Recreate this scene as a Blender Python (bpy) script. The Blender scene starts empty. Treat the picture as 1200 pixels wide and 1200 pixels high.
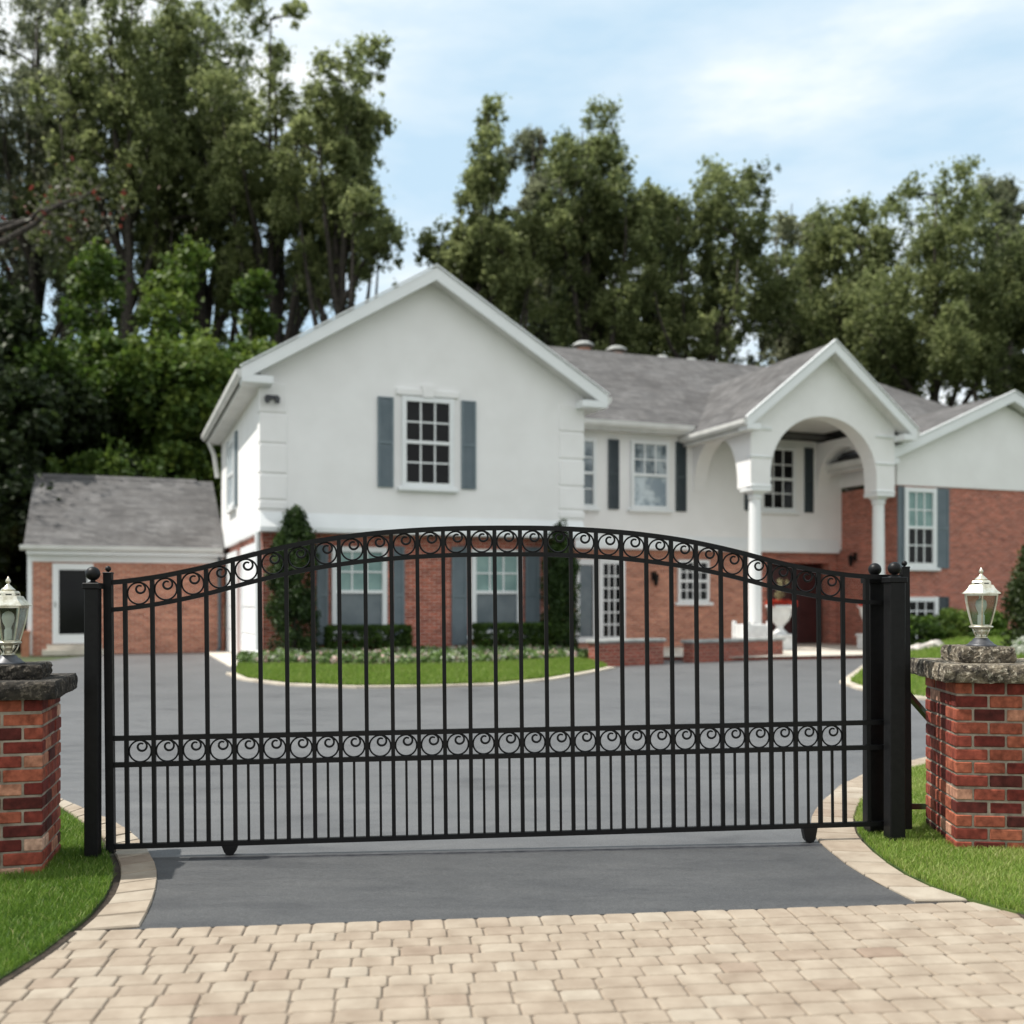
import bpy, math, random
import numpy as np
from mathutils import Vector, Matrix, noise as mnoise

R = math.radians
random.seed(7)
sc = bpy.context.scene
COL = sc.collection

# ------------------------------------------------------------------ helpers
class MB:
    """collects shapes, build() links them as ONE mesh object"""
    def __init__(s): s.v = []; s.f = []; s.c = []; s.cur = 0.5
    def add(s, vs, fs, val=None):
        b = len(s.v); s.v += [tuple(p) for p in vs]
        for f in fs:
            s.f.append([b + i for i in f]); s.c.append(s.cur if val is None else val)
    def box(s, x0, x1, y0, y1, z0, z1, val=None, M=None):
        vs = [(x0,y0,z0),(x1,y0,z0),(x1,y1,z0),(x0,y1,z0),(x0,y0,z1),(x1,y0,z1),(x1,y1,z1),(x0,y1,z1)]
        if M is not None: vs = [M @ Vector(p) for p in vs]
        s.add(vs, [(3,2,1,0),(4,5,6,7),(0,1,5,4),(1,2,6,5),(2,3,7,6),(3,0,4,7)], val)
    def bevbox(s, x0, x1, y0, y1, z0, z1, b, val=None, M=None):
        """box with chamfered edges"""
        vs = []; idx = {}
        for ix in (0,1):
            for iy in (0,1):
                for iz in (0,1):
                    X, Y, Z = (x0,x1)[ix], (y0,y1)[iy], (z0,z1)[iz]
                    dx, dy, dz = (b,-b)[ix], (b,-b)[iy], (b,-b)[iz]
                    idx[ix,iy,iz] = len(vs)
                    vs += [(X,Y+dy,Z+dz),(X+dx,Y,Z+dz),(X+dx,Y+dy,Z)]
        I = lambda a,b_,c_,k: idx[a,b_,c_]+k
        fs = []
        for ix in (0,1):
            q = [I(ix,0,0,0),I(ix,1,0,0),I(ix,1,1,0),I(ix,0,1,0)]; fs.append(q if ix else q[::-1])
            q = [I(0,ix,0,1),I(0,ix,1,1),I(1,ix,1,1),I(1,ix,0,1)]; fs.append(q if ix else q[::-1])
            q = [I(0,0,ix,2),I(1,0,ix,2),I(1,1,ix,2),I(0,1,ix,2)]; fs.append(q if ix else q[::-1])
        for a in (0,1):
            for c_ in (0,1):
                q = [I(0,a,c_,1),I(1,a,c_,1),I(1,a,c_,2),I(0,a,c_,2)]; fs.append(q if a!=c_ else q[::-1])
                q = [I(a,0,c_,2),I(a,1,c_,2),I(a,1,c_,0),I(a,0,c_,0)]; fs.append(q if a!=c_ else q[::-1])
                q = [I(a,c_,0,0),I(a,c_,1,0),I(a,c_,1,1),I(a,c_,0,1)]; fs.append(q if a!=c_ else q[::-1])
        for ix in (0,1):
            for iy in (0,1):
                for iz in (0,1):
                    q = [I(ix,iy,iz,0),I(ix,iy,iz,1),I(ix,iy,iz,2)]; fs.append(q if (ix+iy+iz)%2 else q[::-1])
        if M is not None: vs = [M @ Vector(p) for p in vs]
        s.add(vs, fs, val)
    def prism(s, poly, axis, a0, a1, val=None):
        """poly of 2-D points extruded along axis: 'y' -> (x,z), 'x' -> (y,z), 'z' -> (x,y)"""
        n = len(poly)
        def P(p, a):
            return {'y': (p[0],a,p[1]), 'x': (a,p[0],p[1]), 'z': (p[0],p[1],a)}[axis]
        vs = [P(p,a0) for p in poly] + [P(p,a1) for p in poly]
        fs = [list(range(n)), list(range(2*n-1, n-1, -1))] + [(i, i+n, (i+1)%n+n, (i+1)%n) for i in range(n)]
        s.add(vs, fs, val)
    def slab(s, quad, th, val=None):
        """quad (or n-gon) of 3-D points, thickened straight down"""
        n = len(quad); vs = list(quad) + [(p[0],p[1],p[2]-th) for p in quad]
        s.add(vs, [list(range(n)), list(range(2*n-1,n-1,-1))] + [(i,i+n,(i+1)%n+n,(i+1)%n) for i in range(n)], val)
    def tube(s, pts, rad, n=6, val=None, cap=True, phase=0.0):
        pts = [Vector(p) for p in pts]
        if not hasattr(rad, '__len__'): rad = [rad]*len(pts)
        vs = []; up = None
        for i, p in enumerate(pts):
            d = (pts[min(i+1,len(pts)-1)] - pts[max(i-1,0)]).normalized()
            if up is None:
                a = Vector((0,0,1)) if abs(d.z) < .9 else Vector((0,1,0))
                up = (a - d*a.dot(d)).normalized()
            else:
                up = (up - d*up.dot(d)).normalized()
            w = d.cross(up)
            for k in range(n):
                t = 2*math.pi*k/n + phase
                vs.append(p + (up*math.cos(t) + w*math.sin(t))*rad[i])
        fs = []
        for i in range(len(pts)-1):
            for k in range(n):
                fs.append((i*n+k, i*n+(k+1)%n, (i+1)*n+(k+1)%n, (i+1)*n+k))
        if cap: fs += [list(range(n-1,-1,-1)), list(range((len(pts)-1)*n, len(pts)*n))]
        s.add(vs, fs, val)
    def bar(s, p0, p1, w, d=None, val=None):
        """square bar between two points"""
        s.tube([p0,p1], w/2*math.sqrt(2), 4, val, True, math.pi/4)
    def lathe(s, prof, n=24, cx=0, cy=0, val=None, phase=0.0):
        vs = []; m = len(prof)
        for r, z in prof:
            for k in range(n):
                t = 2*math.pi*k/n + phase
                vs.append((cx+r*math.cos(t), cy+r*math.sin(t), z))
        fs = [(i*n+k, i*n+(k+1)%n, (i+1)*n+(k+1)%n, (i+1)*n+k) for i in range(m-1) for k in range(n)]
        fs += [list(range(n-1,-1,-1)), list(range((m-1)*n, m*n))]
        s.add(vs, fs, val)
    def build(s, name, mat, parent=None, smooth=False, tint=False, loc=None, bevel=0):
        me = bpy.data.meshes.new(name); me.from_pydata(s.v, [], s.f); me.update()
        if tint:
            a = me.attributes.new('tint', 'FLOAT', 'FACE'); a.data.foreach_set('value', s.c)
        if smooth: me.polygons.foreach_set('use_smooth', [True]*len(me.polygons))
        me.materials.append(mat)
        o = bpy.data.objects.new(name, me); COL.objects.link(o)
        if parent: o.parent = parent
        if loc: o.location = loc
        if bevel:
            b = o.modifiers.new('bevel','BEVEL'); b.width = bevel; b.segments = 2; b.limit_method='ANGLE'
        return o

def npmesh(name, V, F, mat, parent=None, tint=None, loc=None):
    """V (n,3), F (m,k) arrays -> one mesh object"""
    me = bpy.data.meshes.new(name); k = F.shape[1]
    me.vertices.add(len(V)); me.vertices.foreach_set('co', V.astype(np.float32).ravel())
    me.loops.add(F.size); me.loops.foreach_set('vertex_index', F.astype(np.int32).ravel())
    me.polygons.add(len(F)); me.polygons.foreach_set('loop_start', np.arange(0, F.size, k, dtype=np.int32))
    me.update(calc_edges=True)
    if tint is not None:
        a = me.attributes.new('tint', 'FLOAT', 'FACE'); a.data.foreach_set('value', tint.astype(np.float32))
    me.materials.append(mat)
    o = bpy.data.objects.new(name, me); COL.objects.link(o)
    if parent: o.parent = parent
    if loc: o.location = loc
    return o

def thing(name, label, cat, loc=(0,0,0), rz=0.0, group=None):
    o = bpy.data.objects.new(name, None); COL.objects.link(o)
    o.empty_display_size = .2
    o.location = loc; o.rotation_euler = (0,0,rz)
    o['label'] = label; o['category'] = cat
    if group: o['group'] = group
    return o
def kind(o, k): o['kind'] = k; return o
def copy_tree(o, parent=None):
    c = o.copy(); COL.objects.link(c); c.parent = parent
    for ch in list(o.children): copy_tree(ch, c)
    return c

# ------------------------------------------------------------------ materials
def newmat(name):
    m = bpy.data.materials.new(name); m.use_nodes = True
    nt = m.node_tree; b = nt.nodes['Principled BSDF']
    return m, nt, b
def N(nt, typ, **kw):
    n = nt.nodes.new(typ)
    for k, v in kw.items():
        if k in n.inputs: n.inputs[k].default_value = v
        else: setattr(n, k, v)
    return n
def rgba(c): return (c[0], c[1], c[2], 1)
def ramp(nt, fac, stops):
    r = nt.nodes.new('ShaderNodeValToRGB'); e = r.color_ramp.elements
    e[0].position = stops[0][0]; e[0].color = rgba(stops[0][1])
    e[1].position = stops[-1][0]; e[1].color = rgba(stops[-1][1])
    for p, c in stops[1:-1]:
        x = e.new(p); x.color = rgba(c)
    nt.links.new(fac, r.inputs['Fac']); return r.outputs['Color']
def objco(nt): return nt.nodes.new('ShaderNodeTexCoord').outputs['Object']
def noise(nt, co, scale, detail=4, rough=.55):
    n = N(nt, 'ShaderNodeTexNoise', Scale=scale, Detail=detail, Roughness=rough)
    nt.links.new(co, n.inputs['Vector']); return n.outputs['Fac']
def mix(nt, fac, a, b, blend='MIX'):
    m = nt.nodes.new('ShaderNodeMix'); m.data_type = 'RGBA'; m.blend_type = blend
    for s_, v in ((0,fac),(6,a),(7,b)):
        if isinstance(v, (int,float)): m.inputs[s_].default_value = v
        elif isinstance(v, tuple): m.inputs[s_].default_value = rgba(v)
        else: nt.links.new(v, m.inputs[s_])
    return m.outputs[2]
def bump(nt, b, h, strength=.3, dist=.01):
    n = N(nt, 'ShaderNodeBump', Strength=strength, Distance=dist)
    nt.links.new(h, n.inputs['Height']); nt.links.new(n.outputs['Normal'], b.inputs['Normal'])
def mottled(name, c1, c2, scale=3, rough=.6, detail=5, bumps=0, bscale=40, metallic=0, spec=.5, lo=.35, hi=.65):
    m, nt, b = newmat(name); co = objco(nt)
    nt.links.new(ramp(nt, noise(nt, co, scale, detail), [(lo,c1),(hi,c2)]), b.inputs['Base Color'])
    b.inputs['Roughness'].default_value = rough; b.inputs['Metallic'].default_value = metallic
    b.inputs['Specular IOR Level'].default_value = spec
    if bumps: bump(nt, b, noise(nt, co, bscale, 6), bumps, .01)
    return m
def tinted(name, stops, rough=.6, spec=.4, transl=0.0, extra=None):
    """colour picked per face by the 'tint' attribute (each brick, leaf or blade has its own colour)"""
    m, nt, b = newmat(name)
    a = nt.nodes.new('ShaderNodeAttribute'); a.attribute_name = 'tint'
    c = ramp(nt, a.outputs['Fac'], stops)
    if extra:
        co = objco(nt); c = mix(nt, 1.0, c, ramp(nt, noise(nt, co, extra[0], 6), [(.3,extra[1]),(.7,extra[2])]), 'MULTIPLY')
    nt.links.new(c, b.inputs['Base Color'])
    if extra: bump(nt, b, noise(nt, co, extra[0]*7, 6, .7), .55, .004)
    b.inputs['Roughness'].default_value = rough; b.inputs['Specular IOR Level'].default_value = spec
    if transl:
        t = nt.nodes.new('ShaderNodeBsdfTranslucent'); nt.links.new(c, t.inputs['Color'])
        ms = nt.nodes.new('ShaderNodeMixShader'); ms.inputs[0].default_value = transl
        nt.links.new(b.outputs[0], ms.inputs[1]); nt.links.new(t.outputs[0], ms.inputs[2])
        nt.links.new(ms.outputs[0], nt.nodes['Material Output'].inputs['Surface'])
    return m

M = {}
M['stucco'] = mottled('white_stucco', (.82,.81,.805), (.87,.862,.86), 1.2, .85, bumps=.12, bscale=60)
M['trim'] = mottled('white_trim', (.77,.79,.80), (.81,.83,.84), 2, .5)
M['gutter'] = mottled('gutter_white', (.60,.60,.58), (.70,.70,.68), 2.5, .5)
M['shutter'] = mottled('shutter_paint', (.125,.165,.19), (.155,.195,.22), 3, .55)
M['shutter_dark'] = mottled('shutter_paint_dark', (.035,.05,.058), (.05,.065,.075), 3, .55)
M['black_metal'] = mottled('black_powder_coat', (.004,.004,.0045), (.007,.007,.0075), 30, .45, bumps=.03, bscale=300, spec=.22)
M['glass_dark'] = mottled('dark_window_glass', (.005,.005,.006), (.010,.011,.011), 1, .08, spec=.18)
M['curtain_teal'] = mottled('teal_curtain_behind_glass', (.14,.25,.24), (.24,.37,.35), 2, .18)
M['curtain_grey'] = mottled('grey_blind_behind_glass', (.10,.13,.15), (.16,.19,.21), 2, .15)
M['curtain_pale'] = mottled('pale_curtain_behind_glass', (.25,.31,.36), (.55,.62,.66), 3, .15, lo=.42, hi=.58)
M['curtain_half'] = mottled('half_drawn_curtain_behind_glass', (.07,.10,.12), (.40,.45,.48), 2.6, .15, lo=.4, hi=.6)
M['door_red'] = mottled('dark_red_door_paint', (.035,.008,.008), (.05,.012,.012), 3, .4)
M['concrete'] = mottled('pale_concrete', (.48,.44,.38), (.62,.57,.50), 3, .85, bumps=.2)
M['soil'] = mottled('dark_soil', (.018,.012,.008), (.05,.035,.024), 12, .95, bumps=.5, bscale=60)
M['terracotta'] = mottled('terracotta', (.34,.14,.08), (.44,.20,.12), 6, .8)
M['cap_metal'] = mottled('weathered_cap', (.24,.25,.24), (.40,.41,.40), 5, .7)
M['white_paint'] = mottled('white_urn_paint', (.62,.63,.63), (.78,.79,.79), 6, .6)
M['bark'] = mottled('bark', (.022,.018,.015), (.06,.05,.042), 6, .95, bumps=.6, bscale=20)
M['bark_pale'] = mottled('bark_pale', (.05,.045,.04), (.13,.12,.105), 5, .95, bumps=.6, bscale=20)
M['rock'] = mottled('pale_rock', (.36,.33,.31), (.62,.58,.54), 7, .9, bumps=.5)
M['bulb'] = mottled('frosted_bulb', (.75,.76,.74), (.82,.83,.81), 9, .35)
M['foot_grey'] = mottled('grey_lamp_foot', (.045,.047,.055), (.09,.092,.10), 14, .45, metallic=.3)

def brick_wall_mat(name, c1, c2, mortar, rowh=.075, w=.215):
    m, nt, b = newmat(name); co = objco(nt)
    sp = nt.nodes.new('ShaderNodeSeparateXYZ'); nt.links.new(co, sp.inputs[0])
    ad = N(nt, 'ShaderNodeMath', operation='ADD'); nt.links.new(sp.outputs[0], ad.inputs[0]); nt.links.new(sp.outputs[1], ad.inputs[1])
    cb = nt.nodes.new('ShaderNodeCombineXYZ'); nt.links.new(ad.outputs[0], cb.inputs[0]); nt.links.new(sp.outputs[2], cb.inputs[1])
    bt = nt.nodes.new('ShaderNodeTexBrick')
    for k, v in (('Color1',rgba(c1)),('Color2',rgba(c2)),('Mortar',rgba(mortar)),('Scale',1),('Mortar Size',.007),('Brick Width',w),('Row Height',rowh),('Bias',.0)):
        bt.inputs[k].default_value = v
    nt.links.new(cb.outputs[0], bt.inputs['Vector'])
    st = N(nt, 'ShaderNodeMapping'); st.inputs['Scale'].default_value = (1.2,1.2,6); nt.links.new(co, st.inputs[0])
    c = mix(nt, 1.0, bt.outputs['Color'], ramp(nt, noise(nt, st.outputs[0], 2.2, 7, .75), [(.3,(.55,.53,.52)),(.5,(1,1,1)),(.72,(1.4,1.4,1.4))]), 'MULTIPLY')
    nt.links.new(c, b.inputs['Base Color']); b.inputs['Roughness'].default_value = .9
    bump(nt, b, bt.outputs['Fac'], -.4, .01)
    return m
M['brick'] = brick_wall_mat('red_house_brick', (.46,.128,.080), (.27,.070,.048), (.52,.39,.32))
M['brick_tan'] = brick_wall_mat('orange_wing_brick', (.52,.215,.135), (.36,.130,.085), (.52,.40,.32))
M['brick_low'] = brick_wall_mat('dark_red_low_wall_brick', (.30,.07,.045), (.20,.05,.035), (.34,.25,.20))

def roof_mat():
    m, nt, b = newmat('asphalt_shingle'); co = objco(nt)
    sp = nt.nodes.new('ShaderNodeSeparateXYZ'); nt.links.new(co, sp.inputs[0])
    ad = N(nt, 'ShaderNodeMath', operation='ADD'); nt.links.new(sp.outputs[0], ad.inputs[0]); nt.links.new(sp.outputs[1], ad.inputs[1])
    cb = nt.nodes.new('ShaderNodeCombineXYZ'); nt.links.new(ad.outputs[0], cb.inputs[0]); nt.links.new(sp.outputs[2], cb.inputs[1])
    bt = nt.nodes.new('ShaderNodeTexBrick')
    for k, v in (('Color1',rgba((.122,.121,.122))),('Color2',rgba((.078,.078,.080))),('Mortar',rgba((.05,.048,.048))),('Scale',1),('Mortar Size',.006),('Brick Width',.32),('Row Height',.085)):
        bt.inputs[k].default_value = v
    nt.links.new(cb.outputs[0], bt.inputs['Vector'])
    c = mix(nt, 1.0, bt.outputs['Color'], ramp(nt, noise(nt, co, .9, 6, .6), [(.32,(.76,.74,.73)),(.68,(1.22,1.22,1.22))]), 'MULTIPLY')
    c = mix(nt, 1.0, c, ramp(nt, noise(nt, co, 3.2, 10, .8), [(.3,(.62,.60,.59)),(.5,(1,.98,.97)),(.72,(1.5,1.48,1.46))]), 'MULTIPLY')
    nt.links.new(c, b.inputs['Base Color']); b.inputs['Roughness'].default_value = .92
    bump(nt, b, bt.outputs['Fac'], -.5, .015)
    return m
M['roof'] = roof_mat()

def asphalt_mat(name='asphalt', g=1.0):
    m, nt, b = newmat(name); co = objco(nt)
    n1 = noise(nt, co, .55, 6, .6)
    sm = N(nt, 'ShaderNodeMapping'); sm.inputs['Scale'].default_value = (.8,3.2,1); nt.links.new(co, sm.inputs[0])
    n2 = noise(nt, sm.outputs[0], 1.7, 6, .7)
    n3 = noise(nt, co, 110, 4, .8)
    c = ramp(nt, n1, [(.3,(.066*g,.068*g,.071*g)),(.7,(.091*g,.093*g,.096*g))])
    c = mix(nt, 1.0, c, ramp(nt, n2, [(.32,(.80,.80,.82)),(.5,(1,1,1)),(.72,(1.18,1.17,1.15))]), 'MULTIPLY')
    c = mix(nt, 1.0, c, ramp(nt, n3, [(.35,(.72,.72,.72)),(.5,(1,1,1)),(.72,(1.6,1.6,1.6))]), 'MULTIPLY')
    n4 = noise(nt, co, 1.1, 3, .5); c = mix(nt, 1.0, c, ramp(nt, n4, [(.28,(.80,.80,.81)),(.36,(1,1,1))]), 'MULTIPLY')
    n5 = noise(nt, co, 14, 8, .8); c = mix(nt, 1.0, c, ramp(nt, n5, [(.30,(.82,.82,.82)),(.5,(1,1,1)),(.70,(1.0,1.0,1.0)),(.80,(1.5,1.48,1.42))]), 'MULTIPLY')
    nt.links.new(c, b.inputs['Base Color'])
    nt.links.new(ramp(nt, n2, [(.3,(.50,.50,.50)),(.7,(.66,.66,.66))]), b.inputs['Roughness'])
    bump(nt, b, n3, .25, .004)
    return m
M['asphalt'] = asphalt_mat('asphalt_sheen_tone', 1.3); M['asphalt_dark'] = asphalt_mat('asphalt_dark_tone', .80)  # same asphalt twice; grazing sky sheen is put into the paler tone

# individual bricks, pavers, blades, leaves: each face has its own colour
M['pillar_brick'] = tinted('pillar_brick', [(0,(.06,.014,.012)),(.25,(.15,.024,.018)),(.5,(.235,.050,.032)),(.75,(.35,.105,.058)),(.9,(.44,.21,.135)),(1,(.60,.38,.28))], .85, .3, 0, (26,(.50,.46,.44),(1.28,1.28,1.28)))
M['mortar'] = mottled('mortar', (.17,.14,.11), (.36,.31,.25), 14, .95, bumps=.4, bscale=80)
M['paver'] = tinted('beige_paver', [(0,(.25,.185,.14)),(.25,(.295,.24,.185)),(.65,(.325,.272,.212)),(1,(.355,.31,.25))], .9, .3, 0, (7,(.80,.77,.75),(1.12,1.13,1.14)))
M['paver_joint'] = mottled('joint_sand', (.11,.088,.068), (.24,.195,.15), 8, .95)
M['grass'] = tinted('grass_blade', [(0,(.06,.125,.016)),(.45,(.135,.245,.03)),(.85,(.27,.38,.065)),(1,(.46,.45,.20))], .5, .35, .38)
M['turf'] = mottled('turf_base', (.03,.06,.010), (.07,.11,.018), 9, .95)
M['ground'] = mottled('ground_earth', (.03,.045,.014), (.06,.075,.025), .6, .95)
def leafmat(name, dark, mid, light, transl=.35):
    return tinted(name, [(0,dark),(.5,mid),(1,light)], .55, .3, transl)
M['leaf_tall'] = leafmat('tall_tree_leaf', (.060,.080,.030), (.170,.205,.080), (.36,.40,.175), .58)
M['leaf_grey'] = leafmat('grey_green_leaf', (.060,.075,.045), (.175,.195,.115), (.35,.37,.23), .58)
M['leaf_maple'] = leafmat('broad_leaf', (.028,.058,.010), (.075,.13,.022), (.20,.27,.05), .4)
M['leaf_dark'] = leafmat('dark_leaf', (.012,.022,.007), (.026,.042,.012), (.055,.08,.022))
M['leaf_red'] = tinted('grey_brown_leaf_with_red', [(0,(.04,.045,.03)),(.5,(.10,.105,.07)),(.68,(.13,.12,.085)),(.73,(.13,.03,.022)),(1,(.19,.05,.035))], .55, .3, .35)
M['leaf_conifer'] = leafmat('arborvitae_spray', (.010,.026,.006), (.024,.050,.010), (.060,.105,.020), .2)
M['leaf_hedge'] = leafmat('boxwood_leaf', (.014,.034,.007), (.04,.08,.012), (.12,.21,.025), .25)
M['leaf_bed'] = tinted('bed_leaf', [(0,(.05,.10,.022)),(.4,(.12,.20,.05)),(.66,(.20,.29,.10)),(.72,(.40,.44,.34)),(.93,(.60,.58,.52)),(.95,(.55,.34,.33)),(1,(.6,.42,.38))], .6, .3, .25)
M['leaf_white'] = tinted('white_blossom', [(0,(.05,.10,.025)),(.35,(.12,.2,.06)),(.45,(.55,.57,.50)),(1,(.75,.76,.70))], .6, .3, .25)

def stone_mat(name, c1, c2, c3):
    m, nt, b = newmat(name); co = objco(nt)
    n1 = noise(nt, co, 11, 7, .7); n2 = noise(nt, co, 38, 6, .75)
    c = mix(nt, ramp(nt, n1, [(.42,(0,0,0)),(.6,(1,1,1))]), c1, c2)
    c = mix(nt, ramp(nt, n2, [(.52,(0,0,0)),(.62,(1,1,1))]), c, c3)
    nt.links.new(c, b.inputs['Base Color']); b.inputs['Roughness'].default_value = .95
    bump(nt, b, n2, 1.0, .035)
    return m
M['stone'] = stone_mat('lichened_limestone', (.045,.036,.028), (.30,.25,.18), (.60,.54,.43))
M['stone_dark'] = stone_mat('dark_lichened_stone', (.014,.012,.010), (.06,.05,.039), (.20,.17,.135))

def lamp_metal():
    m, nt, b = newmat('tarnished_lamp_metal'); co = objco(nt)
    c = ramp(nt, noise(nt, co, 24, 6, .7), [(.3,(.38,.34,.22)),(.5,(.66,.63,.52)),(.7,(.82,.81,.74))])
    nt.links.new(c, b.inputs['Base Color']); b.inputs['Metallic'].default_value = .75; b.inputs['Roughness'].default_value = .33
    return m
M['lamp_metal'] = lamp_metal()
def clear_glass():
    m, nt, b = newmat('lamp_glass')
    b.inputs['Base Color'].default_value = (.80,.86,.81,1); b.inputs['Roughness'].default_value = .05
    b.inputs['Transmission Weight'].default_value = 1.0; b.inputs['IOR'].default_value = 1.38
    return m
M['lamp_glass'] = clear_glass()

# ------------------------------------------------------------------ camera, sun, sky
cam = bpy.data.cameras.new('camera'); co = bpy.data.objects.new('camera', cam); COL.objects.link(co)
co.location = (0,0,1.36); co.rotation_euler = (R(90),0,0)
cam.lens = 36.6; cam.sensor_width = 36; cam.shift_y = .0875; cam.clip_end = 2000; cam.clip_start = .05
cam.dof.use_dof = True; cam.dof.focus_distance = 5.7; cam.dof.aperture_fstop = 1.5
sc.camera = co

EL = R(60); S = Vector((-.9959*math.cos(EL), -.085*math.cos(EL), math.sin(EL)))
sl = bpy.data.lights.new('sun', 'SUN'); so = bpy.data.objects.new('sun', sl); COL.objects.link(so)
sl.energy = 4.3; sl.angle = R(.6); sl.color = (1,.95,.87)
so.rotation_euler = S.to_track_quat('Z','Y').to_euler()
w = bpy.data.worlds.new('World'); sc.world = w; w.use_nodes = True
nt = w.node_tree; bg = nt.nodes['Background']
sky = nt.nodes.new('ShaderNodeTexSky'); sky.sky_type = 'NISHITA'; sky.sun_disc = False
sky.sun_elevation = EL; sky.sun_rotation = math.atan2(S.x, S.y); sky.air_density = 1.0; sky.dust_density = 1.2; sky.ozone_density = 1.0
tc = nt.nodes.new('ShaderNodeTexCoord')
mp = nt.nodes.new('ShaderNodeMapping'); mp.inputs['Scale'].default_value = (1.0,1.0,3.6); mp.inputs['Rotation'].default_value = (0,R(-20),R(15)); mp.inputs['Location'].default_value = (1.9,.6,.1)
nt.links.new(tc.outputs['Generated'], mp.inputs[0])
cn = noise(nt, mp.outputs[0], 2.3, 7, .55)
spw = nt.nodes.new('ShaderNodeSeparateXYZ'); nt.links.new(tc.outputs['Generated'], spw.inputs[0])
back = N(nt, 'ShaderNodeMapRange'); back.inputs['From Min'].default_value = .15; back.inputs['From Max'].default_value = -.6; back.inputs['To Max'].default_value = .30
nt.links.new(spw.outputs[1], back.inputs['Value'])           # unseen whiter sky added behind the camera as fill for the shaded front
cs = N(nt, 'ShaderNodeMath', operation='ADD'); nt.links.new(cn, cs.inputs[0]); nt.links.new(back.outputs[0], cs.inputs[1])
haze = mix(nt, .82, sky.outputs[0], (4.2,5.6,6.6))
skyc = mix(nt, ramp(nt, cs.outputs[0], [(.40,(0,0,0)),(.52,(.35,.35,.35)),(.63,(1,1,1))]), haze, (6.6,6.9,7.0))
nt.links.new(skyc, bg.inputs['Color']); bg.inputs['Strength'].default_value = .12
sc.view_settings.view_transform = 'Standard'; sc.view_settings.look = 'None'
sc.view_settings.exposure = 0.40; sc.view_settings.gamma = 1
sc.cycles.max_bounces = 8; sc.cycles.transparent_max_bounces = 8

# ------------------------------------------------------------------ ground, drive, pavement
def sheet(name, pts, z, mat, k='structure', skirt=0):
    b = MB(); n = len(pts)
    b.add([(p[0],p[1],z) for p in pts], [list(range(n))])
    if skirt:
        b.add([(p[0],p[1],z) for p in pts]+[(p[0],p[1],z-skirt) for p in pts], [(i,(i+1)%n,(i+1)%n+n,i+n) for i in range(n)])
    return kind(b.build(name, mat), k)
sheet('ground', [(-900,-300),(900,-300),(900,1200),(-900,1200)], -.03, M['ground'])
EX, EY = .9945, .1065                       # direction of the line where pavers meet asphalt
def edge_y(x): return 4.31 + (x+1.54)*EY/EX
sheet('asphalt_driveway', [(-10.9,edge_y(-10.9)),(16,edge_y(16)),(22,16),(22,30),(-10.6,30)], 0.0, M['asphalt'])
sheet('asphalt_apron', [(-3.4,edge_y(-3.4)),(3.4,edge_y(3.4)),(3.4,6.0),(-3.4,5.385)], 0.003, M['asphalt_dark'])

# pavers, one chamfered stone each, in running bond rows parallel to the asphalt edge
pv = MB(); pj = MB()
rows = [(.0,.138,.136)] + [(.136+i*.103,.152,.103) for i in range(30)]
Mrow = Matrix.Translation((0,edge_y(0),0)) @ Matrix.Rotation(math.atan2(EY,EX),4,'Z')
rg = random.Random(3)
for i, (off, wd, dp) in enumerate(rows):
    x = -4.2 + rg.random()*wd
    while x < 4.6:
        L = wd*rg.uniform(.92,1.09) if i else wd*rg.uniform(.97,1.03)
        dz = rg.gauss(0,.0008); g = .0028; tn = min(1,max(0,rg.gauss(.55,.17)))
        Mp = Mrow @ Matrix.Translation((x+L/2,-off-dp/2,0)) @ Matrix.Rotation(rg.gauss(0,.008),4,'Z')
        hx_, hy_ = L/2-g, dp/2-g; ring = []
        for sx, sy in ((-1,-1),(1,-1),(1,1),(-1,1)):
            k1, k2 = rg.uniform(.008,.017), rg.uniform(.008,.017)
            c_ = [(sx*(hx_-k1), sy*hy_), (sx*(hx_-k1*.3), sy*(hy_-k2*.3)), (sx*hx_, sy*(hy_-k2))]
            ring += c_ if sx*sy < 0 else c_[::-1]
        n_ = len(ring)
        vs = [Mp @ Vector((p[0]*(1-.005/hx_),p[1]*(1-.005/hy_),.007+dz)) for p in ring] + [Mp @ Vector((p[0],p[1],.002+dz)) for p in ring] + [Mp @ Vector((p[0],p[1],-.03)) for p in ring]
        pv.add(vs, [list(range(n_))] + [(j+n_*k,j+n_*k+n_,(j+1)%n_+n_*k+n_,(j+1)%n_+n_*k) for k in (0,1) for j in range(n_)], tn)
        x += L
kind(pv.build('paver_pavement', M['paver'], tint=True), 'structure')
pj.box(-4.4,4.7,-3.3,.0,-.029,-.0005, None, Mrow)
kind(pj.build('paver_joint_sand', M['paver_joint']), 'structure')

LI = [(-4.3,8.2),(-3.11,7.15),(-2.8,6.8),(-2.42,6.36),(-2.16,5.99),(-2.01,5.72),(-1.83,5.35),(-1.74,5.11),(-1.65,4.81),(-1.59,4.55),(-1.55,4.33)]
LO = [(-4.25,7.95),(-2.99,6.88),(-2.63,6.38),(-2.32,5.93),(-2.1,5.53),(-1.98,5.27),(-1.89,5.03),(-1.82,4.76),(-1.78,4.5),(-1.77,4.27)]
RI = [(5.2,10.4),(3.58,9.02),(2.86,8.3),(2.41,7.65),(2.03,6.91),(1.89,6.56),(1.78,6.21),(1.73,5.86),(1.72,5.44),(1.75,5.07),(1.79,4.85),(1.82,4.69)]
RO = [(5.3,10.2),(3.72,8.85),(2.98,8.12),(2.6,7.5),(2.27,6.85),(2.12,6.46),(2.01,6.1),(1.95,5.72),(1.93,5.42),(1.94,5.11),(1.99,4.85),(2.06,4.70)]
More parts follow.
